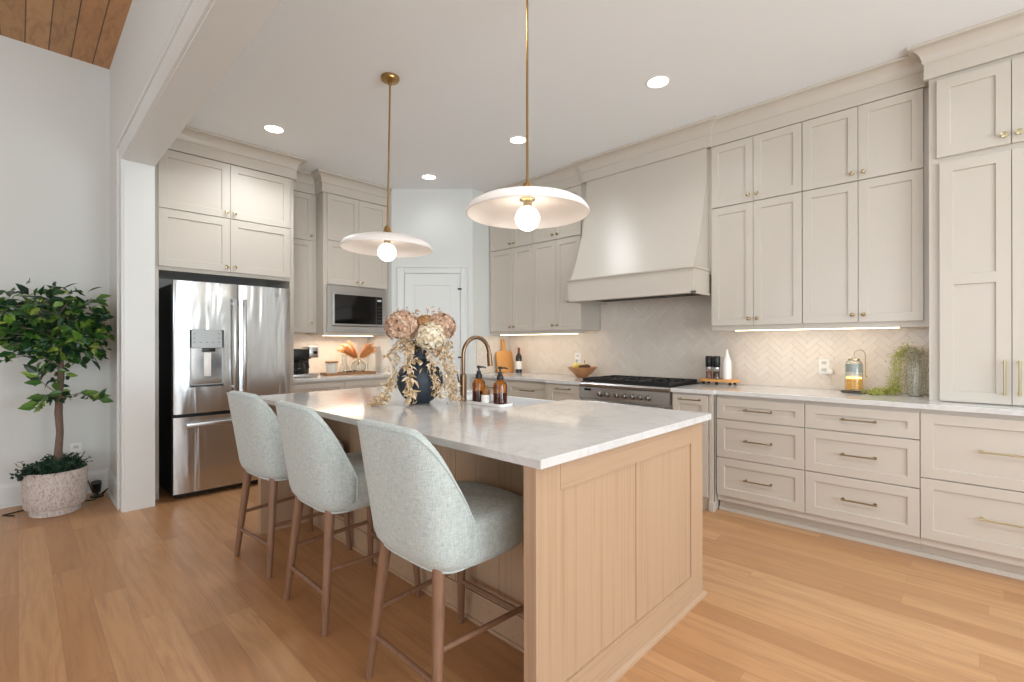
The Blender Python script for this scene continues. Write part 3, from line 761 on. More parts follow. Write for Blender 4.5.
# kitchen side fronts
fr = F((IX1-.006, 0, 0), (0, 1, 0), (1, 0, 0))
for a, b in ((1.04, 1.40), (1.405, 1.79), (2.76, 3.08), (3.085, 3.40)):
    d = shaker(fr, a, b, .11, .865, .02, .06).build('door', 'island_oak', t, None); pull(fr, (a+b)/2-.08, .83, (a+b)/2+.08, .83, .02).build('handle', 'pull_metal', d)
d = shaker(fr, 1.81, 2.26, .11, .58, .02, .06).build('door', 'island_oak', t, None); d = shaker(fr, 2.265, 2.72, .11, .58, .02, .06).build('door', 'island_oak', t, None)
CX0, CX1, CY0, CY1 = 1.104, 2.43, .943, 3.517; SX, SY0, SY1 = 1.975, 1.84, 2.70
o = MB().prism([(CX0, CY0), (CX1, CY0), (CX1, SY0), (SX, SY0), (SX, SY1), (CX1, SY1), (CX1, CY1), (CX0, CY1)], ZT+.0005, T1, .0025).build('countertop', 'marble', None, None)
tag(o, 'large glossy white marble island top with vase and sink cut-out', 'countertop')
mb = MB(); sx1 = 2.46; zr = .892
mb.box(SX+.002, sx1, SY0+.002, SY0+.022, .64, zr, .003); mb.box(SX+.002, sx1, SY1-.022, SY1-.002, .64, zr, .003)
mb.box(SX+.002, SX+.022, SY0+.002, SY1-.002, .64, zr, .003); mb.box(sx1-.022, sx1, SY0+.002, SY1-.002, .64, zr, .004); mb.box(SX+.002, sx1, SY0+.002, SY1-.002, .625, .648)
sk = thing('farmhouse_sink', ((SX+sx1)/2, 2.27, .625), 'white apron front sink set into the far side of the island', 'sink')
mb.build('basin', 'sink_white', sk)
MB().lathe([(.045, 0), (.045, .003), (.03, .001), (0, .001)], ((SX+sx1)/2, 2.27, .648), seg=24).build('drain', 'chrome', sk)
# faucet
t = thing('faucet', (1.915, 2.266, T1), 'brushed bronze gooseneck faucet on the island by the sink', 'faucet')
bx, by = 1.915, 2.266
MB().lathe([(.027, 0), (.027, .005), (.0215, .009), (.0215, .155), (.0195, .165), (.0135, .170)], (bx, by, T1), seg=24).build('base', 'bronze', t)
pts = [(bx, by, T1+.165), (bx, by, T1+.29)]; Rr = .098
for i in range(1, 13):
    a = math.pi*i/12*.94; pts.append((bx+Rr-Rr*math.cos(a), by-.002*i, T1+.29+Rr*math.sin(a)*1.06))
last = Vector(pts[-1]); pts.append(tuple(last+Vector((.006, 0, -.045))))
MB().tube(pts, .0125, 14).build('spout', 'bronze', t)
MB().tube([tuple(last+Vector((.004, 0, -.02))), tuple(last+Vector((.012, 0, -.10)))], [.0165, .0175], 16).build('spray_head', 'bronze', t)
mb = MB().tube([(bx, by+.018, T1+.10), (bx, by+.04, T1+.105)], .010, 12).tube([(bx, by+.038, T1+.105), (bx-.004, by+.052, T1+.165)], [.006, .0045], 10); mb.build('lever', 'bronze', t)

# ------------------------------------------------------------------ bar stools
def make_stool(cy):
    t = thing('bar_stool', (1.15, cy, 0), '', 'bar stool', 'upholstered bar stools along the island')
    X0 = 1.15
    def W3(x, y, z): return Vector((X0+x, cy+y, z))
    # legs
    feet = {(-1, 1): (-.225, .212), (-1, -1): (-.225, -.212), (1, 1): (.250, .235), (1, -1): (.250, -.235)}
    tops = {(-1, 1): (-.175, .160), (-1, -1): (-.175, -.160), (1, 1): (.222, .195), (1, -1): (.222, -.195)}
    def legp(k, z):
        s = z/.54; a, b = feet[k], tops[k]; return W3(a[0]+(b[0]-a[0])*s, a[1]+(b[1]-a[1])*s, z)
    for k in feet:
        mb = MB().tube([legp(k, 0), legp(k, .006), legp(k, .25), legp(k, .56)], [.0125, .0145, .019, .023], 14)
        mb.build('leg', 'leg_walnut', t)
    def rung(k1, k2, z, r=.0105): MB().tube([legp(k1, z), legp(k2, z)], r, 12).build('stretcher', 'leg_walnut', t)
    rung((-1, 1), (-1, -1), .165); rung((1, 1), (1, -1), .20)
    rung((-1, 1), (1, 1), .265); rung((-1, -1), (1, -1), .265)
    # seat cushion
    mb = MB(); b = mb.bm; nA = 44; rings = []
    def plan(a, gx, gy, n=3.6):
        c, s_ = math.cos(a), math.sin(a)
        return (math.copysign(abs(c)**(2/n), c)*gx, math.copysign(abs(s_)**(2/n), s_)*gy)
    for z, k in ((.520, .80), (.513, .92), (.518, .975), (.54, .995), (.60, 1), (.635, 1), (.655, .985), (.667, .955), (.676, .88), (.684, .70), (.689, .42), (.690, .12)):
        ring = []
        for i in range(nA):
            px, py = plan(2*math.pi*i/nA, .245, .238)
            ring.append(b.verts.new(W3(.035+px*k, py*k*(1-.09*max(0, px/.245)**2), z-.012*max(0, px/.245)**2*(z > .6))))
        rings.append(ring)
    for A, B in zip(rings, rings[1:]):
        for i in range(nA): b.faces.new((A[i], A[(i+1) % nA], B[(i+1) % nA], B[i]))
    b.faces.new(rings[0][::-1]); b.faces.new(rings[-1])
    mb.build('seat', 'stool_fabric', t, 60)
    # wrap-around back shell: straight back, square-rounded corners, short side wings sloping to the seat
    mb = MB(); b = mb.bm; M = 60; K = 14; th = .044
    XE = -.082
    def outline(a, xb, gy, n=3.8):
        q = a*math.pi/2
        return XE+(xb-XE)*abs(math.cos(q))**(2/n), gy*abs(math.sin(q))**(2/n)
    def shell(s, f, inset=0):
        a = abs(s); sg = 1 if s >= 0 else -1
        xt, yt = outline(a, -.305, .247)
        e = min(1, max(0, (xt+.292)/.210)); e = e*e/(e+.06)*1.06
        zt = .990-.008*(yt/.2)**2*(1 if yt < .2 else 1)-.318*e
        zb = .514
        z = zb+(zt-zb)*f; h = (z-.514)/.474
        xb = -.228-.080*h; gy = .232+.016*min(1, h*1.2)
        if h < .13: k = ((.13-h)/.13)**2; gy -= .020*k; xb += .026*k
        x, y = outline(a, xb+inset, gy-inset)
        return W3(x, sg*y, z)
    S_ = [-1+2*i/M for i in range(M+1)]; Fz = [j/K for j in range(K+1)]
    O_ = [[shell(s, f) for f in Fz] for s in S_]; I_ = [[shell(s, f, th) for f in Fz] for s in S_]
    vo = [[b.verts.new(p) for p in c] for c in O_]; vi = [[b.verts.new(p) for p in c] for c in I_]
    for i in range(M):
        for j in range(K):
            b.faces.new((vo[i][j], vo[i][j+1], vo[i+1][j+1], vo[i+1][j])); b.faces.new((vi[i][j], vi[i+1][j], vi[i+1][j+1], vi[i][j+1]))
    # rounded rim over the top and ends
    rim_o = [(i, K) for i in range(M+1)]
    mid = []
    for i in range(M+1): mid.append(b.verts.new((O_[i][K]+I_[i][K])/2+Vector((0, 0, .014))))
    for i in range(M):
        b.faces.new((vo[i][K], mid[i], mid[i+1], vo[i+1][K])); b.faces.new((mid[i], vi[i][K], vi[i+1][K], mid[i+1]))
        b.faces.new((vo[i][0], vo[i+1][0], vi[i+1][0], vi[i][0]))
    for i in (0, M):
        em = [b.verts.new((O_[i][j]+I_[i][j])/2+Vector((.013, 0, 0))) for j in range(K)]+[mid[i]]
        for j in range(K):
            b.faces.new((vo[i][j], vo[i][j+1], em[j+1], em[j])); b.faces.new((em[j], em[j+1], vi[i][j+1], vi[i][j]))
    bmesh.ops.recalc_face_normals(b, faces=b.faces[:])
    bk = mb.build('backrest', 'stool_fabric', t, 75)
    # piping along the outer edge of the rim and the bottom hem
    line = [O_[0][j] for j in range(2, K)]+[O_[i][K] for i in range(M+1)]+[O_[M][j] for j in range(K-1, 1, -1)]
    MB().tube([p+Vector((0, 0, .0005)) for p in line], .0042, 6).build('piping', 'stool_fabric', bk)
    MB().tube([O_[i][0] for i in range(M+1)], .004, 6).build('piping', 'stool_fabric', bk)
    return t
def copy_tree(o, parent=None):
    c = o.copy(); COL.objects.link(c); c.parent = parent
    for ch in list(o.children): copy_tree(ch, c)
    return c
st = make_stool(1.440)
st['label'] = 'nearest grey-green fabric bar stool, beside the island end panel'
s2 = copy_tree(st); s2.location.y = 2.240; s2['label'] = 'middle grey-green fabric bar stool of the row of three'
s3 = copy_tree(st); s3.location.y = 2.975; s3.rotation_euler.z = R(5); s3['label'] = 'farthest grey-green fabric bar stool, in front of the refrigerator'

# ------------------------------------------------------------------ pendants and downlights
def make_pendant(y):
    x = 1.762; t = thing('pendant_light', (x, y, CZ), '', 'pendant light', 'white disc pendant lights above the island')
    MB().lathe([(.062, 0), (.062, -.012), (.056, -.024), (.030, -.028), (.012, -.036), (.012, -.05)], (x, y, CZ), seg=28).build('canopy', 'brass', t)
    MB().tube([(x, y, CZ-.04), (x, y, 2.05)], .0062, 12).build('rod', 'brass', t)
    MB().lathe([(.008, 2.075), (.020, 2.065), (.026, 2.045), (.032, 2.030), (.042, 2.022), (.043, 2.000), (.020, 1.996)], (x, y, 0), seg=26).build('socket_cap', 'brass', t)
    pr = [(.020, 2.004), (.055, 2.003), (.12, 1.998), (.20, 1.986), (.255, 1.970), (.288, 1.950), (.302, 1.930), (.3065, 1.918), (.305, 1.913), (.300, 1.912),
          (.295, 1.920), (.280, 1.940), (.250, 1.958), (.20, 1.973), (.12, 1.985), (.055, 1.990), (.020, 1.991)]
    sh = MB().lathe(pr, (x, y, 0), seg=64, cap=False).build('shade', 'shade_white', t)
    MB().lathe([(.036, 1.994), (.040, 1.990), (.040, 1.983), (.024, 1.979), (.020, 1.950)], (x, y, 0), seg=26).build('socket', 'pale_brass', t)
    mb = MB(); pr = [(.019, 1.955), (.022, 1.940)]
    for i in range(1, 15):
        a = math.pi*(.12+.88*i/14); pr.append((.061*math.sin(a), 1.892+.061*math.cos(a)))
    mb.lathe(pr, (x, y, 0), seg=28, cap=False).build('bulb', 'bulb_glow', t)
    return t
p1 = make_pendant(2.847); p1['label'] = 'far white disc pendant above the vase, its ceiling canopy in view'
p2 = copy_tree(p1); p1.rotation_euler = Matrix.Rotation(R(1.1), 3, Vector((.72, .694, 0))).to_euler(); p2.location.y = 1.590; p2['label'] = 'near and larger looking white disc pendant in front of the range hood'
def ceiling_spot(x, y, lb, power):
    t = thing('recessed_light', (x, y, CZ), lb, 'ceiling light')
    MB().lathe([(.082, 0), (.082, -.003), (.074, -.005), (.070, -.0025)], (x, y, CZ), seg=32, cap=False).build('trim_ring', 'outlet_white', t)
    MB().lathe([(.069, -.0022), (0, -.0022)], (x, y, CZ), seg=32, cap=False).build('lens', 'downlight_glow', t)
    l = bpy.data.lights.new('ceiling_spot', 'SPOT'); l.energy = power; l.spot_size = R(150); l.spot_blend = .7; l.shadow_soft_size = .13; l.color = (.93, .97, 1)
    o = bpy.data.objects.new('downlight_or_fill_lamp', l); o.location = (x, y, CZ-.02); COL.objects.link(o)
ceiling_spot(3.088, 1.563, 'recessed ceiling light nearest the right-hand wall cabinets', 16)
ceiling_spot(1.503, 4.236, 'recessed ceiling light in front of the refrigerator cabinet crown', 46)
ceiling_spot(3.098, 2.907, 'recessed ceiling light beside the near pendant rod', 22)
ceiling_spot(3.110, 4.249, 'recessed ceiling light close to the pantry door wall', 5)
# unseen spots added to brighten kitchen and ceiling, continuing the recessed-light grid (lamps only)
for x, y, pw in ((1.503, 1.563, 16), (1.503, .22, 34), (3.09, .22, 8), (1.503, -1.12, 44), (3.09, -1.12, 18), (1.503, -2.46, 44), (3.09, -2.46, 40)):
    l = bpy.data.lights.new('ceiling_spot', 'SPOT'); l.energy = pw; l.spot_size = R(150); l.spot_blend = .7; l.shadow_soft_size = .13; l.color = (.93, .97, 1)
    o = bpy.data.objects.new('downlight_or_fill_lamp', l); o.location = (x, y, CZ-.02); COL.objects.link(o)
#@@DETAILS@@
# ------------------------------------------------------------------ things on the island
VX, VY = 1.669, 2.373
rt = Vector((.694, -.720, 0)); fw_ = Vector((.720, .694, 0)); UP = Vector((0, 0, 1)); VB = Vector((VX, VY, T1))
def vp(r, u, n=0): return VB+rt*r+UP*u-fw_*n       # right / up / towards the room, measured from the vase foot
t = thing('vase', (VX, VY, T1), 'round matte dark blue vase on the island', 'vase')
pr = [(.045, 0), (.058, .002), (.060, .012), (.075, .018), (.105, .045), (.128, .088), (.137, .130), (.132, .175), (.112, .212), (.080, .238), (.052, .252), (.042, .262), (.040, .300), (.043, .318), (.038, .318), (.034, .300), (.034, .262)]
MB().lathe(pr, (VX, VY, T1), seg=48).build('body', 'vase_blue', t)
fl = thing('flower_arrangement', (VX, VY, T1+.32), 'dried hydrangea and golden leaf arrangement spilling from the dark blue vase', 'flowers')
rnd = random.Random(11)
def hydrangea(c, r, m, squash=.9, n=330):
    mb = MB()
    for i in range(n):
        d = Vector((rnd.gauss(0, 1), rnd.gauss(0, 1), rnd.gauss(0, 1))).normalized()
        if d.z < -.75: continue
        p = c+Vector((d.x*r, d.y*r, d.z*r*squash))*rnd.uniform(.86, 1.02)
        a0 = rnd.uniform(0, 6.28); X = d.orthogonal().normalized(); Y = d.cross(X); ps = r*rnd.uniform(.13, .2)
        for k in range(4):
            a = a0+k*math.pi/2; e = X*math.cos(a)+Y*math.sin(a); g = X*math.cos(a+.75)+Y*math.sin(a+.75); h = X*math.cos(a-.75)+Y*math.sin(a-.75)
            o_ = d*rnd.uniform(.1, .5)*ps
            mb.quad(p, p+h*ps*.75+o_*.6, p+e*ps*1.15+o_, p+g*ps*.75+o_*.6)
    return mb.build('flower_head', m, fl, None)
hydrangea(vp(-.100, .455, .03), .098, 'petal_pink', .9, 620)
hydrangea(vp(.118, .455, -.03), .088, 'petal_pink', .95, 560)
hydrangea(vp(.075, .395, .070), .084, 'petal_cream', .95, 560)
hydrangea(vp(.030, .470, -.02), .068, 'petal_tan', .8, 400)
# small sprigs above
mb = MB()
for i in range(34):
    c = vp(rnd.uniform(-.15, .13), .50+rnd.uniform(0, .02), rnd.uniform(-.05, .05)); e = c+Vector((rnd.uniform(-.02, .02), rnd.uniform(-.02, .02), rnd.uniform(.02, .06)))
    mb.tube([c, e], .0008, 4)
    for k in range(3): mb.sphere(e+Vector((rnd.uniform(-.008, .008), rnd.uniform(-.008, .008), rnd.uniform(-.008, .004))), .003, 6)
mb.build('sprigs', 'petal_tan', fl)
# green leaves at the neck
mb = MB()
for i in range(44):
    a = rnd.uniform(0, 6.28); d = Vector((math.cos(a), math.sin(a), rnd.uniform(-.1, .8))); mb.leaf(vp(0, .325, 0)+d*.02, d, UP, rnd.uniform(.07, .11), rnd.uniform(.035, .05))
mb.build('leaves', 'dark_green_leaf', fl, None)
mb = MB()
for q in ((-.112, .44, .03), (.105, .43, -.03), (.07, .37, .07), (.03, .45, -.03), (-.04, .44, 0), (.01, .45, .02)):
    mb.tube([vp(0, .27, 0), vp(q[0]*.3, .33, q[2]*.3), vp(*q)], .003, 6)
mb.build('stems', 'dark_green_leaf', fl)
def strand(pts, n, L, spread, down=.9):
    mb = MB(); P = [vp(*p) for p in pts]; seg = []
    # smooth sampling
    for i in range(len(P)-1):
        for k in range(8): seg.append(P[i].lerp(P[i+1], k/8))
    seg.append(P[-1]); mb.tube(seg, .0013, 5)
    for i in range(n):
        f = rnd.random(); q = f*(len(seg)-1.001); a = seg[int(q)].lerp(seg[int(q)+1], q % 1)
        ax = (seg[min(int(q)+2, len(seg)-1)]-seg[int(q)]).normalized()
        d = (ax*down+Vector((rnd.gauss(0, 1), rnd.gauss(0, 1), rnd.gauss(0, .6)))*.7).normalized()
        o_ = a+Vector((rnd.gauss(0, 1), rnd.gauss(0, 1), rnd.gauss(0, 1)))*spread
        l = L*rnd.uniform(.7, 1.2)
        if (o_+d*l).z < T1+.004: d.z = abs(d.z)*.2; o_.z = max(o_.z, T1+.006)
        mb.leaf(o_, d, Vector((rnd.gauss(0, 1), rnd.gauss(0, 1), rnd.gauss(0, 1))).normalized(), l, l*.38, .3)
    return mb.build('hanging_strand', 'gold_leaf', fl, None)
strand([(-.01, .33, .03), (-.06, .39, .05), (-.11, .34, .08), (-.135, .24, .10), (-.15, .12, .11), (-.185, .05, .12), (-.215, .012, .12)], 320, .032, .017)
strand([(-.03, .33, -.02), (-.09, .38, .02), (-.13, .34, .03), (-.17, .30, .05), (-.195, .28, .05)], 46, .03, .007)
strand([(-.02, .33, .04), (-.035, .34, .11), (-.04, .26, .145), (-.03, .17, .165), (-.022, .09, .155), (-.035, .018, .13)], 150, .046, .011)
strand([(-.12, .2, .10), (-.15, .10, .12), (-.20, .03, .15), (-.24, .010, .16)], 90, .03, .012)
strand([(.03, .34, .03), (.09, .36, .06), (.14, .30, .08), (.17, .20, .09), (.19, .10, .08), (.22, .02, .07)], 330, .032, .018)
strand([(.02, .34, .02), (.07, .34, .07), (.09, .25, .12), (.11, .15, .13), (.13, .07, .12)], 170, .034, .014)
strand([(.10, .38, 0), (.16, .36, .02), (.19, .25, .03), (.20, .14, .03), (.21, .03, .03)], 220, .03, .016)
strand([(-.02, .33, .05), (-.03, .30, .09), (-.01, .26, .14), (.03, .25, .15)], 18, .03, .005)
# soap tray, two pumps, brush pot
t = thing('soap_tray', (1.895, 2.035, T1), 'small white rounded tray on the island beside the faucet', 'tray')
pts = []
for cx, cy, a0 in ((1.93, 2.145, 0), (1.865, 2.145, 90), (1.865, 1.885, 180), (1.93, 1.885, 270)):
    for k in range(7): a = R(a0+k*15); pts.append((cx+.022*math.cos(a), cy+.022*math.sin(a)))
MB().prism(pts, T1+.0005, T1+.012, .002).build('base', 'white_ceramic', t)
mb = MB(); n = len(pts); ctr = (1.8975, 2.015)
ins = [(ctr[0]+(p[0]-ctr[0])*.93, ctr[1]+(p[1]-ctr[1])*.965) for p in pts]
for i in range(n):
    j = (i+1) % n
    for (a, b) in (((pts[i], pts[j]), None),):
        v = [mb.bm.verts.new((x, y, z)) for (x, y), z in ((pts[i], T1+.010), (pts[j], T1+.010), (pts[j], T1+.018), (pts[i], T1+.018), (ins[i], T1+.010), (ins[j], T1+.010), (ins[j], T1+.018), (ins[i], T1+.018))]
        for q in ((0, 1, 2, 3), (3, 2, 6, 7), (7, 6, 5, 4)): mb.bm.faces.new([v[k] for k in q])
bmesh.ops.remove_doubles(mb.bm, verts=mb.bm.verts[:], dist=1e-5)
mb.build('rim', 'white_ceramic', t)
def soap(y, label, x=1.90):
    t = thing('soap_bottle', (x, y, T1+.0125), label, 'bottle', 'amber soap pump bottles')
    z = T1+.0125; k = 1.06
    mb = MB().lathe([(.034*k, 0), (.037*k, .004), (.037*k, .098*k), (.034*k, .112*k), (.022*k, .122*k), (.015*k, .126*k), (.015*k, .134*k)], (x, y, z), seg=30); mb.build('glass', 'amber_glass', t)
    MB().lathe([(.032*k, .004), (.0335*k, .008), (.0335*k, .062), (.0, .0625)], (x, y, z), seg=30, cap=False).build('soap', 'soap_liquid', t)
    mb = MB().lathe([(.018*k, .130*k), (.019*k, .134*k), (.018*k, .150*k), (.012*k, .156*k), (.012*k, .170*k), (.0055, .172*k), (.0055, .185*k), (.011, .187*k), (.012, .198*k), (.009, .200*k)], (x, y, z), seg=20)
    d = Vector((.72, -.69, 0)); c = Vector((x, y, z+.192*k)); mb.tube([c, c+d*.03, c+d*.044+Vector((0, 0, -.006))], [.006, .0045, .0035], 8)
    mb.build('pump', 'black_plastic', t)
soap(2.105, 'amber glass soap pump bottle nearer the faucet')
soap(1.925, 'amber glass soap pump bottle on the right end of the tray')
t = thing('brush_pot', (1.872, 2.012, T1+.0125), 'small white pot with wooden dish brush between the soap bottles', 'pot')
MB().lathe([(.026, 0), (.029, .004), (.029, .046), (.026, .048), (.025, .010), (0, .008)], (1.872, 2.012, T1+.0125), seg=24).build('pot', 'white_ceramic', t)
MB().lathe([(.018, .02), (.021, .05), (.022, .070), (.016, .080), (.007, .088), (.008, .100), (0, .104)], (1.872, 2.012, T1+.0125), seg=18).build('brush', 'cork_wood', t)

# ------------------------------------------------------------------ things on the range counter
ZC = T1+.0008
t = thing('cutting_board', (4.13, 4.14, ZC), 'orange-toned wooden paddle cutting board leaning in the corner', 'cutting board')
def lean(y, h, n=0): return Vector((4.300-(4.222-y)*1.16, 4.135+.038*h/.3-n*.98, ZC+h+n*.13))
outl = [(3.995, 0), (4.215, 0), (4.222, .010), (4.222, .225), (4.212, .248), (4.150, .262), (4.132, .275), (4.128, .39), (4.118, .405), (4.098, .405), (4.088, .39), (4.084, .275), (4.066, .262), (4.005, .248), (3.992, .225), (3.992, .010)]
mb = MB(); A = [mb.bm.verts.new(lean(y, h, 0)) for y, h in outl]; B = [mb.bm.verts.new(lean(y, h, .02)) for y, h in outl]
mb.bm.faces.new(A); mb.bm.faces.new(B[::-1])
for i in range(len(A)): mb.bm.faces.new((A[i], A[(i+1) % len(A)], B[(i+1) % len(A)], B[i]))
bmesh.ops.recalc_face_normals(mb.bm, faces=mb.bm.faces[:]); mb.build('board', 'board_orange', t, 30)
mb = MB(); mb.tube([lean(4.104, .372, .026), lean(4.108, .40, .03), lean(4.108, .372, -.004)], .003, 6); mb.build('leather_loop', 'terracotta', t)
t = thing('wine_bottle', (4.20, 3.935, ZC), 'dark wine bottle with white label beside the cutting board', 'bottle')
MB().lathe([(.034, 0), (.0375, .004), (.0375, .185), (.034, .205), (.020, .228), (.0145, .240), (.0138, .262)], (4.20, 3.935, ZC), seg=28).build('glass', 'wine_glass_dark', t)
MB().lathe([(.0382, .045), (.0382, .140)], (4.20, 3.935, ZC), seg=28, cap=False).build('label', 'paper_label', t)
MB().lathe([(.0145, .240), (.0150, .242), (.0150, .300), (.0140, .303), (0, .303)], (4.20, 3.935, ZC), seg=20, cap=False).build('foil_capsule', 'foil_red', t)
bx_, by_ = 4.10, 2.93
t = thing('fruit_bowl', (bx_, by_, ZC), 'wide wooden bowl on the counter left of the range', 'bowl')
MB().lathe([(.055, 0), (.060, .004), (.062, .012), (.095, .040), (.135, .080), (.158, .105), (.155, .107), (.130, .084), (.090, .048), (.05, .022), (0, .018)], (bx_, by_, ZC), seg=36, cap=True).build('bowl', 'bowl_wood', t)
for i, (dx, dy, dz, r, sq, m, lb) in enumerate(((-.03, .055, .112, .042, (1, 1, .9), 'yellow_fruit', 'yellow fruit on the left side of the wooden bowl'),
        (.035, -.005, .108, .038, (1, 1, .95), 'yellow_fruit', 'yellow fruit at the back of the wooden bowl'))):
    o = MB().sphere((bx_+dx, by_+dy, ZC+dz), r, 18, sq).build('pear', m)
    recentre(o); tag(o, lb, 'fruit', 'fruit in the wooden bowl')
    MB().tube([(bx_+dx, by_+dy, ZC+dz+r*.85), (bx_+dx+.004, by_+dy+.006, ZC+dz+r+.030)], .003, 6).build('stem', 'brown_fruit', o)
mb = MB()
for k in range(3):
    a = k*1.3; mb.tube([(bx_-.04+.05*math.cos(a+j*.5)*1.1, by_-.06+.05*math.sin(a+j*.5), ZC+.100+.01*k+.008*math.sin(j)) for j in range(12)], .009, 8)
o = mb.build('dried_garland', 'brown_fruit'); recentre(o); tag(o, 'brown twisted garland resting in the wooden bowl', 'garland')

tb = thing('footed_board', (4.18, 1.555, ZC), 'small wooden footed serving board right of the range', 'serving board')
pts = []
for k in range(28): a = 2*math.pi*k/28; pts.append((4.17+.085*math.copysign(abs(math.cos(a))**.6, math.cos(a)), 1.555+.165*math.copysign(abs(math.sin(a))**.6, math.sin(a))))
MB().prism(pts, ZC+.026, ZC+.046, .003).build('board', 'board_orange', tb)
for x, y in ((4.115, 1.445), (4.115, 1.555), (4.115, 1.665), (4.225, 1.445), (4.225, 1.665)):
    MB().sphere((x, y, ZC+.0135), .0135, 12).build('foot', 'cast_iron', tb)
ZB = ZC+.0465
def mill(x, y, label, jar):
    t = thing('spice_mill', (x, y, ZB), label, 'mill', 'salt and pepper mills')
    MB().lathe([(.025, 0), (.027, .003), (.027, .078), (.024, .084)], (x, y, ZB), seg=24).build('jar', 'clear_glass', t)
    MB().lathe([(.021, .004), (.0225, .006), (.0225, .060), (0, .0605)], (x, y, ZB), seg=20, cap=False).build('contents', jar, t)
    MB().lathe([(.028, .084), (.0295, .086), (.0295, .100), (.028, .102)], (x, y, ZB), seg=24).build('collar', 'steel_plain', t)
    MB().lathe([(.028, .102), (.030, .106), (.031, .186), (.026, .196), (0, .193)], (x, y, ZB), seg=24, cap=False).build('cap', 'black_plastic', t)
mill(4.185, 1.645, 'black-topped mill with orange salt on the left of the footed board', 'terracotta')
mill(4.165, 1.575, 'black-topped mill with dark pepper in the middle of the footed board', 'brown_fruit')
t = thing('oil_cruet', (4.185, 1.495, ZB), 'tall white ceramic cruet on the footed board', 'bottle')
MB().lathe([(.032, 0), (.036, .004), (.037, .130), (.034, .160), (.022, .190), (.014, .215), (.010, .240), (.009, .246), (0, .246)], (4.185, 1.495, ZB), seg=28).build('body', 'white_ceramic', t)
MB().lathe([(.0105, .240), (.0105, .247), (.006, .254), (0, .256)], (4.185, 1.495, ZB), seg=16).build('stopper', 'outlet_white', t)

lx, ly = 4.16, .605
o = MB().lathe([(.096, 0), (.098, .003), (.098, .008), (.095, .010), (0, .010)], (lx, ly-.02, ZC), seg=40).build('trivet', 'hood_dark'); recentre(o); tag(o, 'round dark trivet under the amber lantern', 'trivet')
ZL = ZC+.0108
t = thing('lantern', (lx, ly, ZL), 'glass jar lantern with glowing amber candle on the trivet', 'lantern')
MB().lathe([(.044, 0), (.052, .004), (.054, .012), (.054, .182), (.050, .200), (.040, .213), (.032, .218), (.032, .224), (.029, .224), (.029, .216), (.038, .210), (.048, .198), (.052, .181), (.052, .014), (0, .008)], (lx, ly, ZL), seg=40, cap=False).build('glass', 'clear_glass', t)
MB().lathe([(.0, .0125), (.049, .0125), (.050, .016), (.050, .088), (0, .088)], (lx, ly, ZL), seg=32, cap=False).build('candle', 'amber_wax', t)
MB().lathe([(.0, .089), (.046, .089), (.046, .100), (0, .098)], (lx, ly, ZL), seg=32, cap=False).build('glow', 'flame_glow', t)
MB().lathe([(.0515, .132), (.0515, .178), (.0475, .194)], (lx, ly, ZL), seg=32, cap=False).build('frosted_band', 'canister_grey', t)
MB().lathe([(.036, .220), (.036, .230), (.012, .232), (.010, .240), (0, .240)], (lx, ly, ZL), seg=24).build('lid', 'pale_brass', t)
pts = [(lx-.0, ly-.002, ZL+.238)]
for k in range(9): a = math.pi-k*math.pi/8; pts.append((lx, ly-.034-.032*math.cos(math.pi-a)*-1*-1 if False else ly-.034+.032*math.cos(math.pi-a)*1, ZL+.262+.030*math.sin(a)))
pts += [(lx, ly-.067, ZL+.20), (lx, ly-.067, ZL+.10)]
MB().tube(pts, .0032, 8).build('handle', 'pale_brass', t)
MB().sphere((lx, ly-.070, ZL+.105), .008, 10).build('handle_knob', 'pale_brass', t)

# trailing plant in a tall white vase
vx_, vy_ = 4.15, .272
t = thing('planter_vase', (vx_, vy_, ZC), 'tall white vase almost hidden by trailing greenery beside the pantry', 'vase')
MB().lathe([(.026, 0), (.030, .004), (.040, .06), (.044, .13), (.039, .20), (.031, .25), (.030, .27), (.026, .27), (.026, .24), (0, .23)], (vx_, vy_, ZC), seg=32).build('body', 'white_ceramic', t)
pl = thing('trailing_plant', (vx_, vy_, ZC+.27), 'feathery trailing green plant hanging from the white vase', 'plant')
def trail(pts, m, n, L, spread, name):
    mb = MB(); seg = []; P = [Vector(p) for p in pts]
    for i in range(len(P)-1):
        for k in range(6): seg.append(P[i].lerp(P[i+1], k/6))
    seg.append(P[-1]); mb.tube(seg, .0015, 4)
    for i in range(n):
        q = rnd.random()*(len(seg)-1.001); a = seg[int(q)].lerp(seg[int(q)+1], q % 1)
        d = Vector((rnd.gauss(0, 1), rnd.gauss(0, 1), rnd.gauss(-.3, .8))).normalized(); o_ = a+Vector((rnd.gauss(0, 1), rnd.gauss(0, 1), rnd.gauss(0, 1)))*spread
        l = L*rnd.uniform(.6, 1.3)
        o_.z = max(o_.z, ZC+.004)
        if (o_+d*l).z < ZC+.002: d.z = abs(d.z)
        if (o_+d*l).x > XW-.015 or o_.x > XW-.02: continue
        if (o_+d*l).y < .192 or o_.y < .192: continue
        mb.leaf(o_, d, Vector((rnd.gauss(0, 1), rnd.gauss(0, 1), rnd.gauss(0, 1))).normalized(), l, l*.3, .2)
    mb.build(name, m, pl, None)
top = (vx_, vy_, ZC+.275)
for k in range(7):
    y1_ = vy_+.050+.008*k; x1_ = vx_-.03+rnd.uniform(-.03, .03)
    trail([top, (vx_-.01, vy_+.04, ZC+.315), (x1_, y1_+.012, ZC+.27), (x1_-.01, y1_+.018, ZC+.13), (x1_-.02, y1_+.03, ZC+.04), (x1_-.03, y1_+.06+.02*k, ZC+.014)], 'grass_green', 260, .014, .016, 'green_stem')
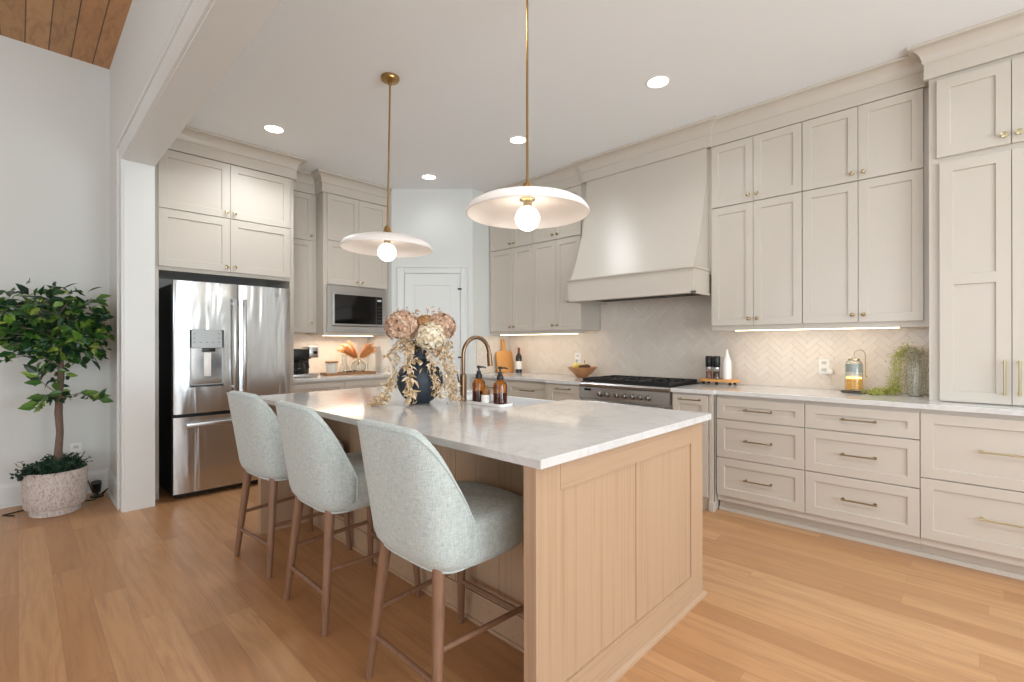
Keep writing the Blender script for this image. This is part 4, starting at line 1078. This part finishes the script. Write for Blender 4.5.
for k in range(4):
    trail([(vx_-.05, vy_+.08, ZC+.05), (vx_-.07, vy_+.13, ZC+.024), (vx_-.05-.02*k, vy_+.20, ZC+.014), (vx_-.04-.03*k, vy_+.27-.03*k, ZC+.008)], 'grass_green', 190, .018, .016, 'green_stem')
for k in range(11):
    ey = vy_-.060+.0105*k; ex = vx_-.052+.0020*abs(k-5)**1.6
    if k in (4, 5): continue
    trail([top, (vx_-.03, (vy_+ey)/2, ZC+.31), (ex+.012, ey, ZC+.26), (ex, ey, ZC+.13), (ex, ey+.004, ZC+.016)], 'grass_grey', 300, .015, .016, 'grey_stem')
for k in range(3):
    trail([top, (vx_-.04, vy_+.01*k-.01, ZC+.30), (vx_-.058, vy_+.012*k-.012, ZC+.20)], 'grass_grey', 160, .014, .014, 'grey_stem')

# outlets
def outlet(label, fr, u, z, w=.072, h=.116, n0=.0085):
    t = thing('wall_outlet', fr.p(u, z, n0), label, 'outlet')
    mb = MB(); obox(mb, fr, u-w/2, u+w/2, z-h/2, z+h/2, n0, n0+.005, .0015); mb.build('cover_plate', 'outlet_white', t, None)
    for s in (-1, 1):
        mb = MB(); obox(mb, fr, u-.017, u+.017, z+s*.027-.014, z+s*.027+.014, n0+.005, n0+.0062); r = mb.build('receptacle', 'canister_grey', t, None)
        mb = MB(); obox(mb, fr, u-.008, u-.005, z+s*.027-.005, z+s*.027+.006, n0+.0062, n0+.0066); obox(mb, fr, u+.005, u+.008, z+s*.027-.005, z+s*.027+.006, n0+.0062, n0+.0066); mb.build('slots', 'hood_dark', r, None)
    return t
outlet('white wall outlet behind the counter left of the lantern', fx(XW), .815, 1.09)
outlet('white wall outlet above the fruit bowl', fx(XW), 3.14, 1.105)
outlet('white wall outlet beside the trunk of the potted ficus', fy(YB), .338, .378, .075, .12, .0)
t = thing('plug_adapter', (XW-.03, .775, 1.04), 'small white plug adapter in the outlet left of the lantern', 'plug')
mb = MB(); mb.box(XW-.045, XW-.0152, .752, .792, 1.035, 1.070, .004); mb.build('body', 'outlet_white', t)
MB().tube([(XW-.035, .775, 1.036), (XW-.035, .778, 1.0), (XW-.03, .775, .95), (XW-.03, .74, ZC+.005)], .0022, 6).build('cable', 'outlet_white', t)

# ------------------------------------------------------------------ things on the coffee counter
t = thing('coffee_maker', (2.11, 5.17, ZC), 'black and steel drip coffee maker beside the refrigerator', 'coffee maker')
cx0, cx1 = 1.975, 2.245; cy0, cy1 = 5.06, 5.30
MB().box(cx0, cx1, cy0, cy1, ZC, ZC+.034, .006).build('base', 'steel_plain', t)
MB().box(cx0+.07, cx1-.035, cy1-.085, cy1, ZC+.034, ZC+.24, .006).build('column', 'leg_walnut' if False else 'black_plastic', t)
MB().box(cx0, cx0+.20, cy0+.01, cy1, ZC+.195, ZC+.300, .008).build('brew_head', 'black_plastic', t)
MB().box(cx0+.175, cx1+.005, cy0, cy1-.04, ZC+.205, ZC+.325, .010).build('water_tank', 'steel_plain', t)
MB().box(cx1-.055, cx1-.012, cy0-.003, cy0+.002, ZC+.245, ZC+.275, .001).build('display', 'black_glass', t)
c = (cx0+.095, cy0+.085)
MB().lathe([(.05, .036), (.062, .040), (.068, .08), (.064, .13), (.052, .158), (.050, .165)], (c[0], c[1], ZC), seg=30).build('carafe', 'dark_pot_glass', t)
MB().lathe([(.053, .158), (.055, .162), (.050, .178), (.02, .184), (0, .184)], (c[0], c[1], ZC), seg=24).build('carafe_lid', 'black_plastic', t)
MB().tube([(c[0]+.052, c[1]-.01, ZC+.165), (c[0]+.09, c[1]-.02, ZC+.160), (c[0]+.098, c[1]-.022, ZC+.10), (c[0]+.066, c[1]-.012, ZC+.065)], .008, 8).build('carafe_handle', 'black_plastic', t)
t = thing('wooden_tray', (2.655, 5.19, ZC), 'long low wooden tray under the canister and pampas vase', 'tray')
MB().box(2.36, 2.95, 5.09, 5.29, ZC, ZC+.012, .003).build('base', 'lid_wood', t)
mb = MB().box(2.36, 2.95, 5.09, 5.10, ZC+.010, ZC+.026, .002).box(2.36, 2.95, 5.28, 5.29, ZC+.010, ZC+.026, .002).box(2.36, 2.37, 5.10, 5.28, ZC+.010, ZC+.026, .002).box(2.94, 2.95, 5.10, 5.28, ZC+.010, ZC+.026, .002); mb.build('rim', 'lid_wood', t)
ZT2 = ZC+.0125
t = thing('canister', (2.455, 5.19, ZT2), 'pale canister with wooden lid on the wooden tray', 'canister')
MB().lathe([(.056, 0), (.060, .004), (.060, .125), (.056, .128)], (2.455, 5.19, ZT2), seg=32).build('jar', 'canister_grey', t)
MB().lathe([(.066, .128), (.068, .131), (.068, .142), (.065, .145), (0, .145)], (2.455, 5.19, ZT2), seg=32, cap=True).build('lid', 'lid_wood', t)
t = thing('glass_decanter', (2.615, 5.21, ZT2), 'clear glass decanter behind the black bow on the tray', 'decanter')
MB().lathe([(.05, 0), (.058, .006), (.060, .05), (.045, .09), (.030, .115), (.028, .19), (.036, .22), (.034, .22), (.026, .19), (.028, .115), (.043, .088), (.057, .05), (.055, .01), (0, .006)], (2.615, 5.21, ZT2), seg=32, cap=False).build('glass', 'clear_glass', t)
mb = MB()
for s in (-1, 1): mb.tube([(2.612, 5.125, ZT2+.012), (2.612+s*.02, 5.125, ZT2+.024), (2.612+s*.05, 5.125, ZT2+.030), (2.612+s*.052, 5.125, ZT2+.012), (2.612+s*.02, 5.125, ZT2+.006), (2.612, 5.125, ZT2+.012)], .0055, 8)
mb.sphere((2.612, 5.125, ZT2+.013), .008, 10)
o = mb.build('bow', 'black_plastic'); recentre(o); tag(o, 'small black bow lying at the front of the tray', 'bow')
t = thing('bud_vase', (2.785, 5.19, ZT2), 'round ribbed clear glass vase on the wooden tray', 'vase')
pr = [(.03, 0), (.05, .006), (.076, .035), (.084, .072), (.076, .108), (.048, .136), (.026, .148), (.026, .165), (.029, .168), (.024, .168), (.023, .148), (.045, .134), (.073, .107), (.081, .072), (.073, .036), (.047, .010), (0, .006)]
MB().lathe(pr, (2.785, 5.19, ZT2), seg=36, cap=False).build('glass', 'clear_glass', t)
pg = thing('pampas_grass', (2.785, 5.19, ZT2+.05), 'orange pampas grass fanned out of the round glass vase', 'dried grass')
for k in range(14):
    sg = -1 if k < 7 else 1; a = sg*(.42+(k % 7)*.105); ln = .235+.03*math.cos(k*2.1)
    base = Vector((2.785, 5.19, ZT2+.06)); nk = Vector((2.785+.008*a, 5.19, ZT2+.165)); tip = nk+Vector((math.sin(a)*ln, rnd.uniform(-.05, .04), math.cos(a)*ln*.80))
    mb = MB().tube([base, nk, nk.lerp(tip, .6)+Vector((0, 0, .01)), tip], .0014, 5)
    for i in range(330):
        f = .08+.92*rnd.random(); q = nk.lerp(tip, f); ax = (tip-nk).normalized()
        d = (ax*1.3+Vector((rnd.gauss(0, 1), rnd.gauss(0, 1), rnd.gauss(0, 1)))*.5).normalized(); l = .060*rnd.uniform(.5, 1.2)*(1.1-.4*f)
        sd = d.orthogonal().normalized()*.0016; mb.quad(q, q+d*l*.5+sd, q+d*l, q+d*l*.5-sd)
    mb.build('plume', 'pampas', pg, None)
pg['kind'] = 'thing'

# ------------------------------------------------------------------ potted ficus
tx, ty = .198, 5.0
t = thing('planter', (tx, ty, 0), 'large textured pale planter holding the ficus by the wall', 'planter')
MB().lathe([(.138, 0), (.145, .004), (.145, .05), (.141, .054)], (tx, ty, 0), seg=48).build('foot', 'pot_concrete', t)
MB().lathe([(.14, .052), (.168, .056), (.176, .07), (.182, .20), (.186, .322), (.180, .327), (.172, .325), (.168, .27), (0, .27)], (tx, ty, 0), seg=56, cap=False).build('bowl', 'pot_concrete', t)
def blob_leaves(mb, c, rad, n, L, wr, out=.6, shell_=False, lim=True):
    for i in range(n):
        d = Vector((rnd.gauss(0, 1), rnd.gauss(0, 1), rnd.gauss(0, 1))).normalized(); rr = (rnd.random()**.45 if not shell_ else rnd.uniform(.8, 1))
        p = Vector(c)+Vector((d.x*rad[0], d.y*rad[1], d.z*rad[2]))*rr
        dd = (Vector((d.x, d.y, d.z*.3))*out+Vector((rnd.gauss(0, .6), rnd.gauss(0, .6), rnd.gauss(-.35, .4)))).normalized(); l = L*rnd.uniform(.7, 1.25)
        e = p+dd*l
        if lim and (max(p.x, e.x) > PX0-.025 or max(p.y, e.y) > YB-.02): continue
        nn = (UP*.5-fw_*.6+Vector((rnd.gauss(0, .5), rnd.gauss(0, .5), rnd.gauss(0, .4)))).normalized()
        mb.leaf(p, dd, nn, l, l*wr, .16)
tx0 = tx
g = thing('ground_foliage', (tx, ty, .30), 'dark green ground cover filling the top of the pale planter', 'foliage')
mb = MB(); blob_leaves(mb, (tx, ty, .335), (.172, .172, .055), 1200, .030, .6, .5)
blob_leaves(mb, (tx-.16, ty-.05, .325), (.07, .06, .03), 130, .028, .6, .6); blob_leaves(mb, (tx+.02, ty+.02, .385), (.11, .11, .05), 420, .030, .6, .5)
for k in range(22):
    a = rnd.uniform(0, 6.28); b0 = Vector((tx+.145*math.cos(a), ty+.145*math.sin(a), .34)); e = b0+Vector((math.cos(a)*.07, math.sin(a)*.07, rnd.uniform(.0, .07)))
    if e.x > PX0-.03: continue
    mb.tube([b0, e], .0018, 4)
    for j in range(9): q = b0.lerp(e, rnd.random()); mb.leaf(q, Vector((rnd.gauss(0, 1), rnd.gauss(0, 1), rnd.gauss(.3, .6))), UP, .026, .015)
mb.build('leaves', 'ground_leaf', g, None)
g['kind'] = 'thing'; tx = tx+.018
t = thing('ficus_tree', (tx, ty, .28), 'artificial ficus tree with broad green leaves in the pale planter', 'tree')
tr = [(tx, ty, .272), (tx-.004, ty, .45), (tx+.006, ty, .60), (tx-.002, ty+.004, .75), (tx+.004, ty, .9), (tx+.012, ty, 1.05), (tx+.006, ty+.005, 1.2), (tx+.01, ty, 1.36), (tx+.0, ty, 1.52)]
MB().tube(tr, [.027, .024, .022, .024, .021, .020, .018, .014, .008], 12).build('trunk', 'bark', t)
mb = MB(); tips = []
for k in range(34):
    a = rnd.uniform(0, 6.28); z0 = rnd.uniform(1.1, 1.5); L = rnd.uniform(.28, .50)
    dx, dy = math.cos(a), math.sin(a)
    if tx+dx*L > PX0-.05: L = max(.1, (PX0-.06-tx)/dx)
    if ty+dy*L > YB-.05: L = (YB-.06-ty)/dy
    p0 = Vector((tx, ty, z0)); p1 = p0+Vector((dx*L*.5, dy*L*.5, .10)); p2 = p0+Vector((dx*L, dy*L, rnd.uniform(.02, .14)))
    mb.tube([p0, p1, p2], [.006, .004, .002], 6); tips.append((p0, p1, p2))
low = [((tx, ty, .86), (tx+.11, ty-.12, .90), (tx+.215, ty-.24, .85)), ((tx, ty, .86), (tx-.07, ty-.08, .90), (tx-.13, ty-.14, .80)), ((tx, ty, .88), (tx-.10, ty-.12, 1.0), (tx-.12, ty-.14, 1.08))]
for q in low: mb.tube([Vector(v) for v in q], [.005, .003, .002], 6)
mb.build('branches', 'twig', t)
mb = MB()
for p0, p1, p2 in tips:
    for i in range(15):
        f = rnd.uniform(.3, 1.05); q = (p0.lerp(p1, f*2) if f < .5 else p1.lerp(p2, (f-.5)*2)); ax = (p2-p0).normalized()
        d = (ax*.7+Vector((rnd.gauss(0, .7), rnd.gauss(0, .7), rnd.gauss(-.25, .35)))).normalized(); l = .098*rnd.uniform(.75, 1.15)
        q = q+Vector((rnd.gauss(0, .02), rnd.gauss(0, .02), rnd.gauss(0, .02)))
        if (q+d*l).x > PX0-.02 or (q+d*l).y > YB-.02: continue
        mb.leaf(q, d, (UP*.5-fw_*.6+Vector((rnd.gauss(0, .5), rnd.gauss(0, .5), rnd.gauss(0, .4)))).normalized(), l, l*.52, .16)
blob_leaves(mb, (tx-.03, ty-.04, 1.48), (.38, .34, .26), 330, .098, .52, .7)
blob_leaves(mb, (tx+.10, ty-.02, 1.27), (.22, .2, .14), 90, .09, .52, .7)
blob_leaves(mb, (tx-.02, ty-.03, 1.08), (.10, .10, .14), 42, .075, .52, .7)
blob_leaves(mb, (tx, ty-.03, .90), (.07, .07, .05), 16, .08, .55, .7)
for q, n_ in zip(low, (13, 10, 8)):
    P = [Vector(v) for v in q]
    for i in range(n_):
        f = .45+.6*i/n_; c = P[1].lerp(P[2], max(0, (f-.5)*2)) if f >= .5 else P[0].lerp(P[1], f*2)
        sd = -1 if i % 2 else 1; ax = (P[2]-P[0]).normalized(); sv = ax.cross(UP)*sd
        if c.x > PX0-.13: sv = sv*0
        mb.leaf(c, (ax*(.6 if c.x < PX0-.13 else .15)+sv*.8+Vector((0, 0, rnd.uniform(-.4, .3)))).normalized(), (UP*.5-fw_).normalized(), .10, .056, .12)
mb.build('foliage', 'ficus_leaf', t, None)
# small uplight and its cable on the floor
t = thing('floor_spotlight', (.455, 5.24, 0), 'small black spotlight on the floor behind the planter', 'light')
MB().lathe([(.045, .0005), (.045, .010), (.012, .014), (.010, .04)], (.455, 5.24, 0), seg=20).build('base', 'black_plastic', t)
MB().tube([(.455, 5.245, .045), (.448, 5.225, .125)], [.026, .036], 16).build('head', 'black_plastic', t)
MB().tube([(.49, 5.25, .008), (.515, 5.22, .05), (.52, 5.18, .07), (.49, 5.16, .05), (.43, 5.12, .008), (.30, 5.18, .005), (.05, 5.21, .005), (-.08, 5.16, .005), (-.02, 5.08, .005)], .0045, 6).build('cable', 'black_cord', t)
MB().tube([(.338, YB-.03, .36), (.36, YB-.04, .30), (.40, YB-.04, .15), (.44, YB-.06, .01), (.45, 5.28, .008)], .004, 6).build('power_cable', 'black_cord', t)
